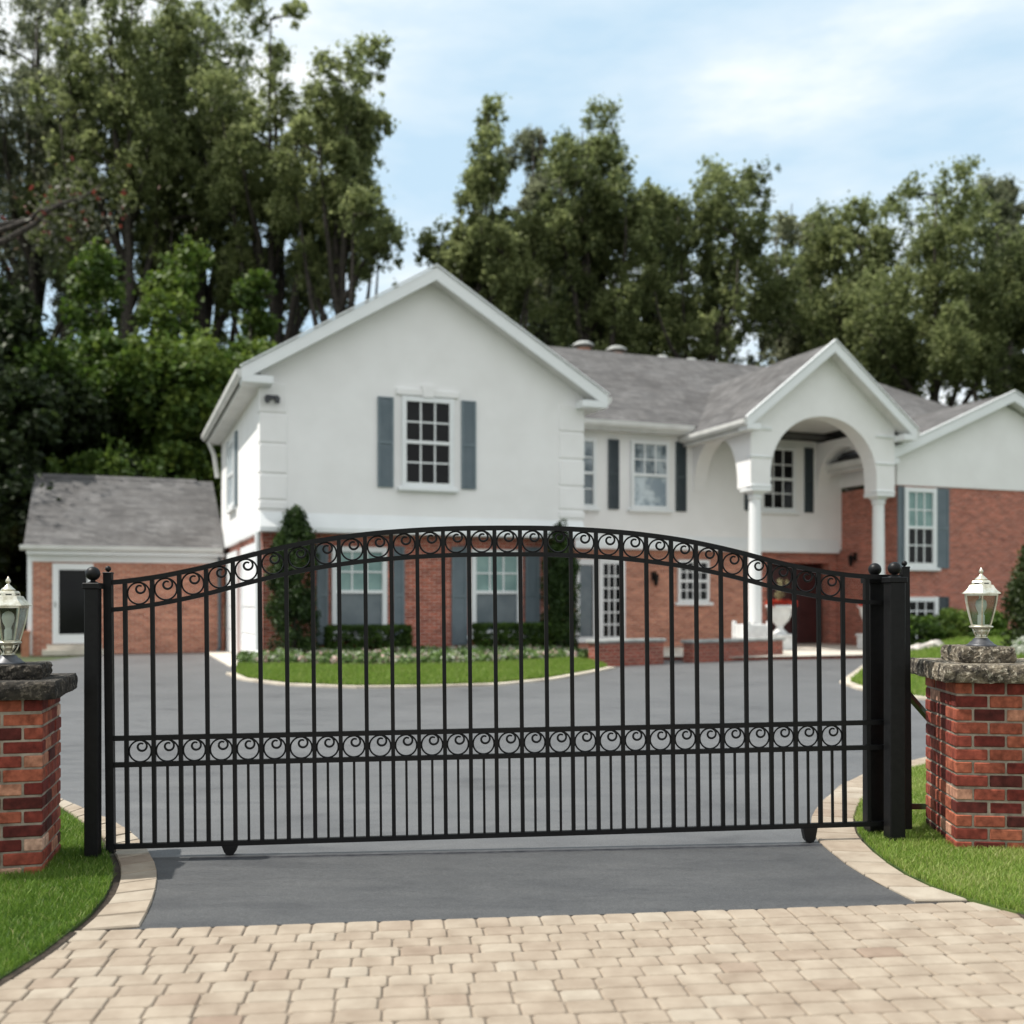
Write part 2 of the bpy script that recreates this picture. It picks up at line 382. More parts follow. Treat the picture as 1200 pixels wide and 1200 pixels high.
def resample(pl, n):
    d = [0]
    for a, b in zip(pl, pl[1:]): d.append(d[-1]+math.dist(a,b))
    out = []
    for i in range(n+1):
        t = d[-1]*i/n; k = 0
        while k < len(d)-2 and d[k+1] < t: k += 1
        q = (t-d[k])/(d[k+1]-d[k]); a, b = pl[k], pl[k+1]
        out.append((a[0]+(b[0]-a[0])*q, a[1]+(b[1]-a[1])*q))
    return out
def edging(name, A, B, n, seed):
    r = random.Random(seed); b = MB(); a_ = resample(A, n); c_ = resample(B, n)
    for i in range(n):
        g = .03; z = .016 + r.gauss(0,.0015)
        L = lambda p, q, t: (p[0]+(q[0]-p[0])*t, p[1]+(q[1]-p[1])*t)
        q = [L(a_[i],a_[i+1],g), L(a_[i],a_[i+1],1-g), L(c_[i],c_[i+1],1-g), L(c_[i],c_[i+1],g)]
        cx = sum(p[0] for p in q)/4; cy = sum(p[1] for p in q)/4
        top = [((p[0]-cx)*.955+cx, (p[1]-cy)*.955+cy, z) for p in q]
        mid = [(p[0],p[1],z-.007) for p in q]; bot = [(p[0],p[1],-.03) for p in q]
        b.add(top+mid+bot, [(0,1,2,3)] + [(j+4*k,(j+1)%4+4*k,(j+1)%4+4*k+4,j+4*k+4) for k in (0,1) for j in range(4)], min(1,max(0,r.gauss(.66,.2))))
    return kind(b.build(name, M['paver'], tint=True), 'structure')
edging('kerb_edging', LI, LO, 26, 5)
edging('kerb_edging', RI, RO, 30, 6)
def band(name, A, B, z, mat):
    b = MB(); n = len(A)
    b.add([(p[0],p[1],z) for p in A]+[(p[0],p[1],z) for p in B], [(i,i+1,i+1+n,i+n) for i in range(n-1)])
    return kind(b.build(name, mat), 'structure')
LOw = [(p[0]-.05,p[1]-.03) for p in LO]
RIs, ROs = resample(RI,40), resample([(p[0]+.05,p[1]) for p in RO],40)
band('kerb_bed', resample(LI,40), resample(LOw,40), .004, M['soil'])
band('kerb_bed', RIs, ROs, .004, M['soil'])

# lawns: turf base sheet + real blades
LL = [(-9,9.5)] + [(p[0]-.035,p[1]-.02) for p in LO] + [(-1.80,4.0),(-1.83,3.65),(-1.99,3.36),(-2.35,2.95),(-3,2.4),(-9,1.5)]
RL = [(9.5,2.6),(5.2,3.1),(3.4,3.78),(2.75,4.1),(2.42,4.30),(2.21,4.47)] + [(p[0]+.012,p[1]) for p in RO[::-1]] + [(9.5,12)]
# keep the sheet's outer curb side clear of the asphalt
sheet('lawn_soil_strip', [(p[0]+.03,p[1]+.0) for p in LL[10:16]] + [(-4,2.2),(-4,4)], .012, M['soil'])
sheet('lawn_soil_strip', [(9,2.58),(5.1,3.06),(3.36,3.75),(2.72,4.07),(2.39,4.27),(2.18,4.44),(2.2,4.75),(4,5)], .012, M['soil'])
sheet('lawn_turf', LL, .017, M['turf'], skirt=.04)
sheet('lawn_turf', RL, .017, M['turf'], skirt=.04)
def inside(poly, x, y):
    c = np.zeros(len(x), bool); n = len(poly)
    for i in range(n):
        x0,y0 = poly[i]; x1,y1 = poly[(i+1)%n]
        if y0 == y1: continue
        c ^= ((y0 > y) != (y1 > y)) & (x < (x1-x0)*(y-y0)/(y1-y0)+x0)
    return c
def blades(name, poly, bbox, count, zf, hgt, wid, seed, mat=None, tmean=.5):
    r = np.random.default_rng(seed)
    x = r.uniform(bbox[0],bbox[1],count); y = r.uniform(bbox[2],bbox[3],count)
    k = inside(poly, x, y); x, y = x[k], y[k]; n = len(x)
    z = zf(x,y)
    patch = np.array([mnoise.noise((a*2.3,b*2.3,0)) for a,b in zip(x,y)])
    h = hgt*r.uniform(.55,1.25,n)*(1+.25*patch); wd = wid*r.uniform(.7,1.3,n)
    a = r.uniform(0,2*np.pi,n); lean = r.uniform(.1,.9,n)*h; la = r.uniform(0,2*np.pi,n)
    dx, dy = np.cos(a)*wd/2, np.sin(a)*wd/2
    lx, ly = np.cos(la)*lean, np.sin(la)*lean
    V = np.stack([np.stack([x-dx,y-dy,z],1), np.stack([x+dx,y+dy,z],1),
                  np.stack([x+dx*.8+lx*.3,y+dy*.8+ly*.3,z+h*.6],1), np.stack([x-dx*.8+lx*.3,y-dy*.8+ly*.3,z+h*.6],1),
                  np.stack([x+lx+dx*.12,y+ly+dy*.12,z+h],1), np.stack([x+lx-dx*.12,y+ly-dy*.12,z+h],1)],1).reshape(-1,3)
    b = np.arange(n)*6
    F = np.stack([np.stack([b,b+1,b+2,b+3],1), np.stack([b+3,b+2,b+4,b+5],1)],1).reshape(-1,4)
    t = np.clip(r.normal(tmean,.2,n)+.3*patch,0,.93); t[r.random(n)<.03] = 1.0
    return kind(npmesh(name, V, F, mat or M['grass'], tint=np.repeat(t,2)), 'stuff')
flat = lambda x,y: np.full(len(x), .014)
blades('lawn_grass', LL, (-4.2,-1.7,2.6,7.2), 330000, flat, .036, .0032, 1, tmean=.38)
blades('lawn_grass', RL, (1.9,4.6,3.4,9.4), 420000, flat, .036, .0032, 2, tmean=.78)  # tint raised; this lawn's stronger sun is put into the blade colour

# ------------------------------------------------------------------ brick pillars
def rough_slab(name, sx, sy, z0, z1, mat, parent, seed, amp, ox=0, oy=0, rz=0):
    nx, ny, nz = max(4,int(sx/.014)), max(4,int(sy/.014)), 8
    idx = {}; V = []; F = []
    def vid(i,j,k):
        if (i,j,k) not in idx:
            p = Vector(((i/nx-.5)*sx, (j/ny-.5)*sy, z0+(z1-z0)*k/nz))
            q = p + Vector((seed*3.1,seed*1.7,seed))
            d = mnoise.noise_vector(q*9)*amp + mnoise.noise_vector(q*24)*amp*.9 + mnoise.noise_vector(q*60)*amp*.5
            if k == nz: d = d*.35
            ins = 1 - .10*((k/nz-.5)*2)**4 * (.15/min(sx,sy))
            p = Vector((p.x*ins, p.y*ins, p.z)) + Vector((d.x,d.y,d.z*.5))
            a = Matrix.Rotation(rz,3,'Z') @ p
            idx[i,j,k] = len(V); V.append((a.x+ox,a.y+oy,a.z))
        return idx[i,j,k]
    for i in range(nx):
        for j in range(ny):
            F.append((vid(i,j,nz),vid(i+1,j,nz),vid(i+1,j+1,nz),vid(i,j+1,nz))); F.append((vid(i,j,0),vid(i,j+1,0),vid(i+1,j+1,0),vid(i+1,j,0)))
    for k in range(nz):
        for i in range(nx):
            F.append((vid(i,0,k),vid(i+1,0,k),vid(i+1,0,k+1),vid(i,0,k+1))); F.append((vid(i,ny,k),vid(i,ny,k+1),vid(i+1,ny,k+1),vid(i+1,ny,k)))
        for j in range(ny):
            F.append((vid(0,j,k),vid(0,j,k+1),vid(0,j+1,k+1),vid(0,j+1,k))); F.append((vid(nx,j,k),vid(nx,j+1,k),vid(nx,j+1,k+1),vid(nx,j,k+1)))
    b = MB(); b.add(V, F); return b.build(name, mat, parent, smooth=False)
def pillar(label, loc, rz, sx, sy, hb, cop, blk, blk_off, stone, seed):
    t = thing('brick_pillar', label, 'pillar', loc, rz, 'brick pillars flanking the gate')
    r = random.Random(seed); b = MB(); mo = MB()
    hx, hy = sx/2, sy/2; n = 13; ch = hb/n; L = .168; jt = .0115; dep = .085
    mo.box(-hx+.006,hx-.006,-hy+.006,hy-.006,-.05,hb-.002)
    for c in range(-1, n):
        z0, z1 = c*ch + jt*.5, (c+1)*ch - jt*.5
        odd = c % 2
        for side in range(4):
            W = sx if side%2 == 0 else sy; D = sy if side%2 == 0 else sx
            own = (side%2 == 0) == bool(odd)          # which sides own the corners in this course
            a, e = (-W/2, W/2) if own else (-W/2+dep+jt, W/2-dep-jt)
            k = max(1, round((e-a+jt)/(L+jt))); step = (e-a+jt)/k; x = a
            for q in range(k):
                xe = x + step - jt; j = r.gauss(0,.0018)
                Mx = Matrix.Rotation(side*math.pi/2,4,'Z') @ Matrix.Translation((0,-D/2+j,0))
                v = min(1,max(0,r.choice([.05,.2,.3,.4,.48,.55,.65,.78,.92]) + r.gauss(0,.06)))
                b.bevbox(x, xe, 0, dep, z0+r.gauss(0,.001), z1+r.gauss(0,.001), .0045, v, Mx)
                x = xe + jt
    b.build('brickwork', M['pillar_brick'], t, tint=True); mo.build('mortar_core', M['mortar'], t)
    rough_slab('coping_slab', sx+.15, sy+.15, hb, cop, stone, t, seed, .008 if seed == 12 else .013)
    rough_slab('top_block', blk[0], blk[1], cop-.004, blk[2], stone, t, seed+.37, .015, blk_off[0], blk_off[1], R(2))
    return t
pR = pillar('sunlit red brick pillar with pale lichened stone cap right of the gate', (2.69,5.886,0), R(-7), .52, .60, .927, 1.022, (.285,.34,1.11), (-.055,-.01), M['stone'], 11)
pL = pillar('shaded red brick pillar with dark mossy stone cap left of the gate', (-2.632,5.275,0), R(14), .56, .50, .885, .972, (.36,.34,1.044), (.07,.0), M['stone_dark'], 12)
fx = MB(); fx.bevbox(-.028,.028,-.012,.0,-.03,.03,.006); fx.tube([(0,-.012,.0),(0,-.05,.004),(0,-.055,.035)],.012,8)
fx.build('faucet', M['foot_grey'], pR, loc=(.165,-.302,.235))

def lantern(label, loc, rz):
    t = thing('lamp', label, 'lamp', loc, rz, 'lanterns on the brick pillars')
    ft = MB(); ft.lathe([(.080,0),(.081,.008),(.066,.016),(.060,.024),(.046,.034),(.040,.044),(.034,.046)],28)
    ft.build('foot', M['foot_grey'], t, True)
    st = MB(); st.lathe([(.030,.045),(.034,.052),(.026,.056),(.022,.066),(.028,.078),(.036,.088),(.030,.094),(.044,.100),(.062,.106),(.064,.112),(.058,.116)],24)
    for k in range(6):
        a = k*math.pi/3; st.tube([(.026*math.cos(a),.026*math.sin(a),.05),(.040*math.cos(a),.040*math.sin(a),.075),(.048*math.cos(a),.048*math.sin(a),.1)],.004,6)
    st.build('stem', M['lamp_metal'], t, True)
    prof = [(.052,.116),(.061,.145),(.074,.195),(.085,.245),(.092,.292)]
    gl = MB()
    gl.lathe(prof + [(r_-.003,z) for r_,z in prof[::-1]] , 6)
    gl.f = [f for f in gl.f if len(f) == 4]; gl.c = gl.c[:len(gl.f)]
    g = gl.build('glass', M['lamp_glass'], t)
    fr = MB()
    for k in range(6):
        a = k*math.pi/3; fr.tube([((r_+.001)*math.cos(a),(r_+.001)*math.sin(a),z) for r_,z in prof],.0042,6)
    fr.lathe([(.088,.286),(.097,.286),(.097,.298),(.088,.298)],6)
    fr.lathe([(.050,.114),(.057,.114),(.057,.122),(.050,.122)],6)
    fr.build('frame', M['lamp_metal'], t)
    rf = MB()
    rf.lathe([(.090,.296),(.112,.296),(.111,.301),(.094,.314),(.080,.328),(.072,.342),(.068,.346),(.058,.346),(.056,.362),(.050,.370),(.028,.376),(.010,.380)],6)
    ro = rf.build('roof', M['lamp_metal'], t)
    fi = MB(); fi.lathe([(.034,.374),(.034,.380),(.024,.388),(.014,.398),(.007,.406),(.006,.410),(.013,.418),(.011,.428),(.005,.438),(.001,.446)],16)
    fi.build('finial', M['lamp_metal'], t, True)
    for k in range(6):
        a = k*math.pi/3+math.pi/6; rr = .056*math.cos(math.pi/6); vt = MB()
        vt.box(rr-.002,rr+.0012,-.014,.014,.351,.357,None,Matrix.Rotation(a,4,'Z'))
        vt.build('vent_slot', M['black_metal'], ro)
    bu = MB(); bu.lathe([(.016,.118),(.018,.122),(.018,.175),(.014,.178),(.015,.190),(.026,.215),(.030,.235),(.026,.255),(.014,.266),(.002,.27)],20)
    bu.build('bulb', M['bulb'], t, True)
    return t
lantern('tarnished metal lantern on pale stone block of the sunlit pillar', (2.645,5.87,1.108), R(10))
lantern('tarnished metal lantern on dark mossy block of the shaded pillar', (-2.56,5.29,1.042), R(28))

# ------------------------------------------------------------------ sliding gate
GL = 4.4
gate = thing('sliding_gate', 'black ornamental steel sliding gate with arched top and scroll bands', 'gate', (-2.132,5.535,.0443), math.atan2(.377,4.167))
gate.rotation_euler = (0, -R(.565), math.atan2(.377,4.167))
ARCH = [(0,1.713),(.25,1.711),(.47,1.702),(.72,1.683),(.96,1.652),(1.1,1.627),(1.24,1.597),(1.4,1.558),(1.56,1.513),(1.8,1.463),(1.95,1.441),(2.09,1.427),(2.5,1.425)]
def htop(u):
    d = abs(u-2.09)
    for (a,ha),(b,hb) in zip(ARCH, ARCH[1:]):
        if d <= b:
            q = (d-a)/(b-a); return ha+(hb-ha)*q
    return ARCH[-1][1]
def hs(u): return sum(htop(u+k*.03) for k in (-3,-2,-1,0,1,2,3))/7
bm_ = M['black_metal']
def curved_rail(off, th, dep):
    us = [0.02 + (GL-.04)*i/110 for i in range(111)]; b = MB(); vs = []
    for u in us:
        z = hs(u)-off; vs += [(u,-dep,z-th),(u,dep,z-th),(u,dep,z),(u,-dep,z)]
    fs = [(4*i+k,4*i+(k+1)%4,4*i+4+(k+1)%4,4*i+4+k) for i in range(110) for k in range(4)] + [(3,2,1,0),(440,441,442,443)]
    b.add(vs, fs); return b
curved_rail(0,.026,.014).build('top_rail', bm_, gate)
curved_rail(.146,.024,.0125).build('scroll_rail', bm_, gate)
for z, nm in ((.575,'middle_rail'),(.434,'middle_rail'),(.0,'bottom_rail')):
    b = MB(); b.box(.018,GL-.018,-.0135,.0135,z,z+.026); b.build(nm, bm_, gate)
for u in (0.0, GL):
    b = MB(); b.box(u-.021,u+.021,-.021,.021,-.02,1.462); b.bevbox(u-.024,u+.024,-.024,.024,1.462,1.472,.003)
    s_ = b.build('end_stile', bm_, gate)
    f_ = MB(); f_.lathe([(.006,1.470),(.006,1.476)]+[(.0155*math.sin(math.pi*k/8),1.490-.0155*math.cos(math.pi*k/8)) for k in range(1,8)]+[(.001,1.5055)],16,u,0)
    f_.build('finial', bm_, s_, True)
PK = [.086+.141*i for i in range(29)]
for u in PK+[4.175]:
    b = MB(); b.box(u-.0105,u+.0105,-.0105,.0105,.004,hs(u)-.004); b.build('picket', bm_, gate)
for u in PK[:-1]:
    b = MB(); b.box(u+.0705-.0065,u+.0705+.0065,-.0065,.0065,.004,.438); b.build('lower_picket', bm_, gate)
sb = MB()
pts = []
Rr = .0575
for i in range(49):
    a = math.pi/2 + 2*math.pi*i/48; pts.append((Rr*math.cos(a),0,Rr*math.sin(a)))
sb.tube(pts, .0048, 6)
pts = []
for i in range(30):
    q = i/29; a = R(80)-q*R(385); rr = Rr*(.53-.27*q)
    pts.append((Rr*.12+rr*math.cos(a),0,Rr*.43+rr*math.sin(a)))
sb.tube(pts, [.0046+.0016*math.sin(math.pi*k/29) for k in range(30)], 6)
scroll0 = sb.build('scroll', bm_, gate, True)
first = True
for u in PK[:-1]:
    for z in (None, .5175):
        zc = hs(u+.0705)-.026-.060 if z is None else z
        o = scroll0 if first else scroll0.copy()
        if not first: COL.objects.link(o); o.parent = gate
        first = False; o.location = (u+.0705,0,zc)
for u, dz in ((.622,.052),(3.825,.082)):
    b = MB(); b.prism([(-.042,.003),(.042,.003),(.030,-dz+.022),(.018,-dz+.006),(0,-dz+.003),(-.018,-dz+.006),(-.030,-dz+.022)],'y',-.022,.022)
    wh = b.build('wheel_bracket', bm_, gate, loc=(u,0,0))
    b = MB(); b.tube([(0,-.012,-dz+.028),(0,.012,-dz+.028)],.026,20); b.build('wheel', bm_, wh)
inv = Matrix.Identity(4)
gm = Matrix.Translation(gate.location) @ gate.rotation_euler.to_matrix().to_4x4()
G_ = lambda p: gm.inverted() @ Vector(p)
tb = MB(); tb.bar(G_((2.25,5.95,.845)), G_((2.60,6.45,.617)), .03); tb.build('tail_brace', bm_, gate)
tb = MB(); tb.bar(G_((2.25,5.95,.19)), G_((2.60,6.45,.09)), .032); tb.build('tail_rail', bm_, gate)
tb = MB(); tb.bar(G_((2.60,6.45,.05)), G_((2.60,6.45,.66)), .032); tb.build('tail_stile', bm_, gate)
b = MB(); b.box(-.15,4.5,-.012,.012,-.002,.006); b.box(-.15,4.5,-.03,-.012,-.002,.003); b.box(-.15,4.5,.012,.03,-.002,.003)
gt = thing('gate_shadow_strip', 'thin dark ground track drawn along the shadow line under the black sliding gate', 'strip', (-2.05,5.465,.001), math.atan2(.37,4.05))  # dark strip laid where the gate's shadow line falls
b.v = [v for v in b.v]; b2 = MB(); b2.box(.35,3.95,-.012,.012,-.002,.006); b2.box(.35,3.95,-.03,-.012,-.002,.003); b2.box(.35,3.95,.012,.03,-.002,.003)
b2.build('dark_strip', M['foot_grey'], gt)
def gate_post(label, loc, h, wd):
    t = thing('gate_post', label, 'gate post', loc, R(5.2), 'square black gate posts with ball caps')
    b = MB(); b.bevbox(-wd/2,wd/2,-wd/2,wd/2,-.05,h-.035,.004); b.build('post', bm_, t)
    b = MB(); c = wd/2+.008; b.bevbox(-c,c,-c,c,h-.037,h-.006,.003); b.lathe([(wd*.45,h-.006),(wd*.3,h),(.012,h+.004),(.012,h+.01)],20); b.build('cap', bm_, t)
    b = MB(); r_ = .037; b.lathe([(.001,h+.006)]+[(r_*math.sin(math.pi*k/14),h+.006+r_-r_*math.cos(math.pi*k/14)) for k in range(1,14)]+[(.001,h+.006+2*r_)],28); b.build('ball', bm_, t, True)
    return t
gate_post('square black gate post with ball cap standing alone beside the shaded pillar', (-2.19,5.44,0), 1.463, .070)
gate_post('square black gate post with ball cap in front of the gate by the sunlit pillar', (2.142,5.83,.02), 1.483, .088)
gate_post('square black gate post with ball cap just behind the gate, partly hidden by its twin', (2.098,6.02,.02), 1.483, .104)

# ------------------------------------------------------------------ the house (local axes: x along the front, y into depth, z up)
house = thing('house', 'large white stucco and red brick house with grey roofs and arched portico', 'house', (-5.14,21.27,0), R(20.87))
def HB(name, mat, fn, parent=None, **k):
    b = MB(); fn(b); return b.build(name, mat, parent or house, **k)
ZE = 6.1
# front gable block: white upper storey, brick below
W1_ = 7.24; RIDGE = 3.62; SL = .605; D1 = 8.35
HB('upper_wall', M['stucco'], lambda b: b.prism([(0,3.2),(W1_,3.2),(W1_,ZE),(RIDGE,ZE+RIDGE*SL+.0),(0,ZE)],'y',0,D1))
def skirt(b):
    f = .13; z0, z1 = 2.80, 3.2
    o = [(0,0),(W1_,0),(W1_,D1),(0,D1)]; e = [(-f*.15,-f),(W1_+f*.15,-f),(W1_+f*.15,D1),(-f*.15,D1)]
    vs = [(p[0],p[1],z1) for p in o]+[(p[0],p[1],z0+.09) for p in e]+[(p[0],p[1],z0) for p in e]
    b.add(vs, [(i+4*k,(i+1)%4+4*k,(i+1)%4+4*k+4,i+4*k+4) for k in (0,1) for i in range(4)]+[(11,10,9,8)])
HB('flared_skirt', M['trim'], skirt)
HB('brick_wall', M['brick'], lambda b: b.box(.1,W1_-.06,.3,D1-.05,-.1,2.82))
def quoins(x0, x1, corner):
    def fn(b):
        zs = [3.24,3.44,3.98,4.60,5.22,5.86]
        for z0, z1 in zip(zs, zs[1:]):
            b.bevbox(x0, x1, -.03, .3, z0+.025, z1-.025, .012)
    return fn
HB('quoins', M['stucco'], quoins(-.025,.53,0)); HB('quoins', M['stucco'], quoins(6.64,W1_+.025,1))
# roofs -----------------------------------------------------------
OV = .42; FO = .38
def gable_roof(x0, x1, ov, y0, y1, ze, zr, th=.16):
    xm = (x0+x1)/2; sl = (zr-ze)/((x1-x0)/2); a, c = x0-ov, x1+ov; za = ze-ov*sl
    def fn(b):
        e = .16
        b.slab([(a,y0,za+e),(xm,y0,zr+e),(xm,y1,zr+e),(a,y1,za+e)], th)
        b.slab([(xm+.002,y0,zr+e),(c,y0,za+e),(c,y1,za+e),(xm+.002,y1,zr+e)], th)
    o = HB('roof', M['roof'], fn)
    def rake(b):
        h1 = .155; h0 = -.10
        for s_ in (-1,1):
            xe = a if s_ < 0 else c
            b.prism([(xe,za+h0),(xm,zr+h0),(xm,zr+h1+.02),(xe,za+h1+.02)],'y',y0-.05,y0-.004)
            # thin shingle-mould along the top
            b.prism([(xe-s_*(-.03),za+h1+.02),(xm,zr+h1+.045),(xm,zr+h1+.075),(xe-s_*(-.03),za+h1+.05)],'y',y0-.09,y0-.0)
    HB('rake_board', M['trim'], rake)
    def soffit(b):
        for s_ in (-1,1):
            xe, xw = (a+.05, x0+.02) if s_ < 0 else (c-.05, x1-.02)
            zz = za-.02
            b.prism([(min(xe,xw),zz-.10),(max(xe,xw),zz-.10),(max(xe,xw),zz+.02),(min(xe,xw),zz+.02)],'y',y0-.002,y1-.05)
            # sloping soffit under the front overhang
            xi = xm
            b.prism([(xe,za-.06),(xi,zr-.06),(xi,zr-.005),(xe,za-.005)],'y',y0+.0,y0+FO+.02)
    HB('soffit', M['gutter'], soffit)
    for s_ in (-1,1):
        xo = a+.004 if s_ < 0 else c-.004; xi = xo-s_*(ov+(.20 if x0 == 0 else .03))
        HB('eave_return', M['trim'], lambda b: b.bevbox(min(xo,xi),max(xo,xi),y0-.047,y0+FO-.004,za-.125,za+.035,.012))
    for s_ in (-1,1):
        xe = a if s_ < 0 else c
        prof = [(xe,za+.13),(xe+s_*.11,za+.13),(xe+s_*.10,za+.04),(xe+s_*.05,za-.03),(xe,za-.03)]
        HB('gutter', M['gutter'], lambda b: b.prism(prof,'y',y0-.04,y1))
    return o
gable_roof(0, W1_, OV, -FO, D1+.2, ZE+.02, ZE+.02+RIDGE*SL)
# centre block
CT = 3.84; CX1 = 25.2
HB('upper_wall', M['stucco'], lambda b: b.box(W1_-.5,17.5,CT,13.2,2.9,ZE-.02))
def skirt2(b):
    b.prism([(CT-.09,2.80),(CT-.09,2.9),(CT+.0,3.2),(CT+.25,3.2),(CT+.25,2.80)],'x',W1_+.02,17.36)
HB('flared_skirt', M['trim'], skirt2)
HB('brick_wall', M['brick_tan'], lambda b: b.box(W1_-.4,14.4,CT+.2,13.0,-.1,2.83))
HB('brick_wall', M['brick'], lambda b: (b.box(14.405,15.0,CT+.2,5.4,-.1,2.83), b.box(17.22,17.48,CT+.2,5.4,-.1,2.83), b.box(15.0,17.22,CT+.2,5.4,2.5,2.83)))
def croof(b):
    e = .16; zr = 9.24; ye, yr, yb = CT-.42, 8.6, 13.8; ze = ZE-.05
    rx = 22.0
    b.slab([(6.6,ye,ze+e),(27.2,ye,ze+e),(rx,yr,zr+e),(6.6,yr,zr+e)], .16)
    b.slab([(6.6,yr+.002,zr+e),(rx,yr+.002,zr+e),(27.2,yb,ze+e),(6.6,yb,ze+e)], .16)
    b.slab([(27.2,ye+.01,ze+e),(27.2,yb-.01,ze+e),(rx+.01,yr,zr+e)], .16)
HB('roof', M['roof'], croof)
HB('ridge_cap', M['roof'], lambda b: b.prism([(8.6-.16,9.24+.06),(8.6,9.24+.19),(8.6+.16,9.24+.06)],'x',6.6,22.0))
HB('gutter', M['gutter'], lambda b: b.prism([(CT-.44,ZE+.10),(CT-.56,ZE+.10),(CT-.55,ZE+.0),(CT-.50,ZE-.07),(CT-.44,ZE-.07)],'x',W1_+.05,12.15))
HB('soffit', M['gutter'], lambda b: b.box(W1_+.02,12.3,CT-.43,CT+.01,ZE-.13,ZE-.05))
# left wing
WT = 7.4; WZ = 2.78
HB('wing_wall', M['brick_tan'], lambda b: (b.box(-4.74,-.01,WT,WT+7,-.1,WZ), b.prism([(WT,WZ),(WT+7,WZ),(WT+3.5,WZ+2.0)],'x',-4.7,-4.5)))
def wroof(b):
    e = .1; x0, x1 = -4.92, -.02; zr = WZ+2.1; za = WZ-.1
    b.slab([(x0,WT-.38,za+e),(x1,WT-.38,za+e),(x1,WT+3.5,zr+e),(x0,WT+3.5,zr+e)], .12)
    b.slab([(x0,WT+3.502,zr+e),(x1,WT+3.502,zr+e),(x1,WT+7.4,za+e),(x0,WT+7.4,za+e)], .12)
HB('roof', M['roof'], wroof)
HB('ridge_cap', M['roof'], lambda b: b.prism([(WT+3.35,WZ+2.13),(WT+3.5,WZ+2.25),(WT+3.65,WZ+2.13)],'x',-4.92,-.5))
def wgut(b):
    b.prism([(WT-.37,WZ+.0),(WT-.50,WZ+.0),(WT-.49,WZ-.08),(WT-.44,WZ-.13),(WT-.37,WZ-.13)],'x',-5.0,-.1)
HB('gutter', M['gutter'], wgut)
HB('fascia', M['trim'], lambda b: (b.box(-4.86,-.03,WT-.36,WT+.0,WZ-.22,WZ-.135), b.box(-4.8,-.03,WT-.05,WT-.003,WZ-.40,WZ-.225)))
HB('corner_board', M['trim'], lambda b: b.box(-4.86,-4.745,WT-.02,WT+.12,.0,WZ-.2))
HB('base_stones', M['terracotta'], lambda b: (b.box(-4.98,-4.80,WT-.25,WT-.03,-.05,.55), b.box(-5.02,-4.78,WT-.28,WT-.0,.55,.62)))
# glazed door of the wing
def gdoor(b):
    x0, x1, z0, z1, y = -4.27, -3.30, .28, 2.34, WT
    b.box(x0,x0+.15,y-.06,y,z0,z1); b.box(x1-.15,x1,y-.06,y,z0,z1); b.box(x0+.15,x1-.15,y-.06,y,z1-.16,z1); b.box(x0+.15,x1-.15,y-.06,y,z0,z0+.24)
d_ = HB('door', M['trim'], gdoor); HB('pane', M['glass_dark'], lambda b: b.box(-4.12,-3.45,WT-.02,WT+.0,.52,2.18), d_)
HB('handle', M['cap_metal'], lambda b: b.box(-4.22,-4.19,WT-.10,WT-.06,1.22,1.36), d_)
HB('door_step', M['concrete'], lambda b: (b.box(-4.5,-3.0,WT-.36,WT,.0,.13), b.box(-4.4,-3.1,WT-.20,WT,.131,.26)))
# garage side: white doors and downpipes on the left flank
for y0, y1 in ((.45,3.65),(4.5,6.9)):
    def gd(b, y0=y0, y1=y1):
        b.box(.0,.09,y0,y0+.16,.0,2.62); b.box(.0,.09,y1-.16,y1,.0,2.62); b.box(.0,.09,y0+.16,y1-.16,2.44,2.62)
        for k in range(4): b.bevbox(.03,.095,y0+.17,y1-.17,.03+k*.6,.03+k*.6+.585,.02)
    HB('garage_door', M['trim'], gd)
HB('wall_band', M['brick'], lambda b: b.box(.085,.12,.3,D1-.05,-.1,2.80))
HB('downspout', M['trim'], lambda b: (b.tube([(-.02,.26,2.8),(-.02,.26,.35),(-.12,.05,.12),(-.25,-.25,.05)],.06,8)))
HB('downspout', M['shutter'], lambda b: b.tube([(-.14,WT-.06,WZ-.2),(-.14,WT-.06,.12),(-.2,WT-.2,.05)],.045,8))
HB('downspout', M['gutter'], lambda b: b.tube([(-.36,D1-.1,5.8),(-.2,D1-.1,5.4),(-.12,D1-.1,4.8)],.06,8))
HB('kerb_apron', M['concrete'], lambda b: b.box(-.55,.02,.4,7.2,-.02,.03))
# floodlight, wall lamps
HB('floodlight', M['foot_grey'], lambda b: (b.box(.10,.34,-.10,-.03,5.50,5.58), b.lathe([(.01,5.40),(.05,5.42),(.06,5.52),(.03,5.56)],10,.12,-.14), b.lathe([(.01,5.40),(.05,5.42),(.06,5.52),(.03,5.56)],10,.32,-.14)))
RWX = 17.5
def wlamp(x, y, z):
    o = HB('wall_lamp', M['black_metal'], lambda b: (b.box(x-.05,x+.05,y-.03,y,z-.1,z+.15), b.tube([(x,y-.03,z+.1),(x,y-.16,z+.16),(x,y-.18,z+.08)],.015,6), b.lathe([(.02,z+.1),(.10,z+.04),(.09,z-.02),(.06,z-.22),(.03,z-.26)],6,x,y-.18)))
wlamp(11.25, CT+.2, 2.05); HB('wall_lamp', M['black_metal'], lambda b: (b.box(RWX-.03,RWX-.001,3.15,3.25,2.55,2.8), b.tube([(RWX-.03,3.2,2.75),(RWX-.16,3.2,2.81),(RWX-.18,3.2,2.73)],.015,6), b.lathe([(.02,2.74),(.10,2.69),(.09,2.63),(.06,2.43),(.03,2.39)],6,RWX-.18,3.2)))

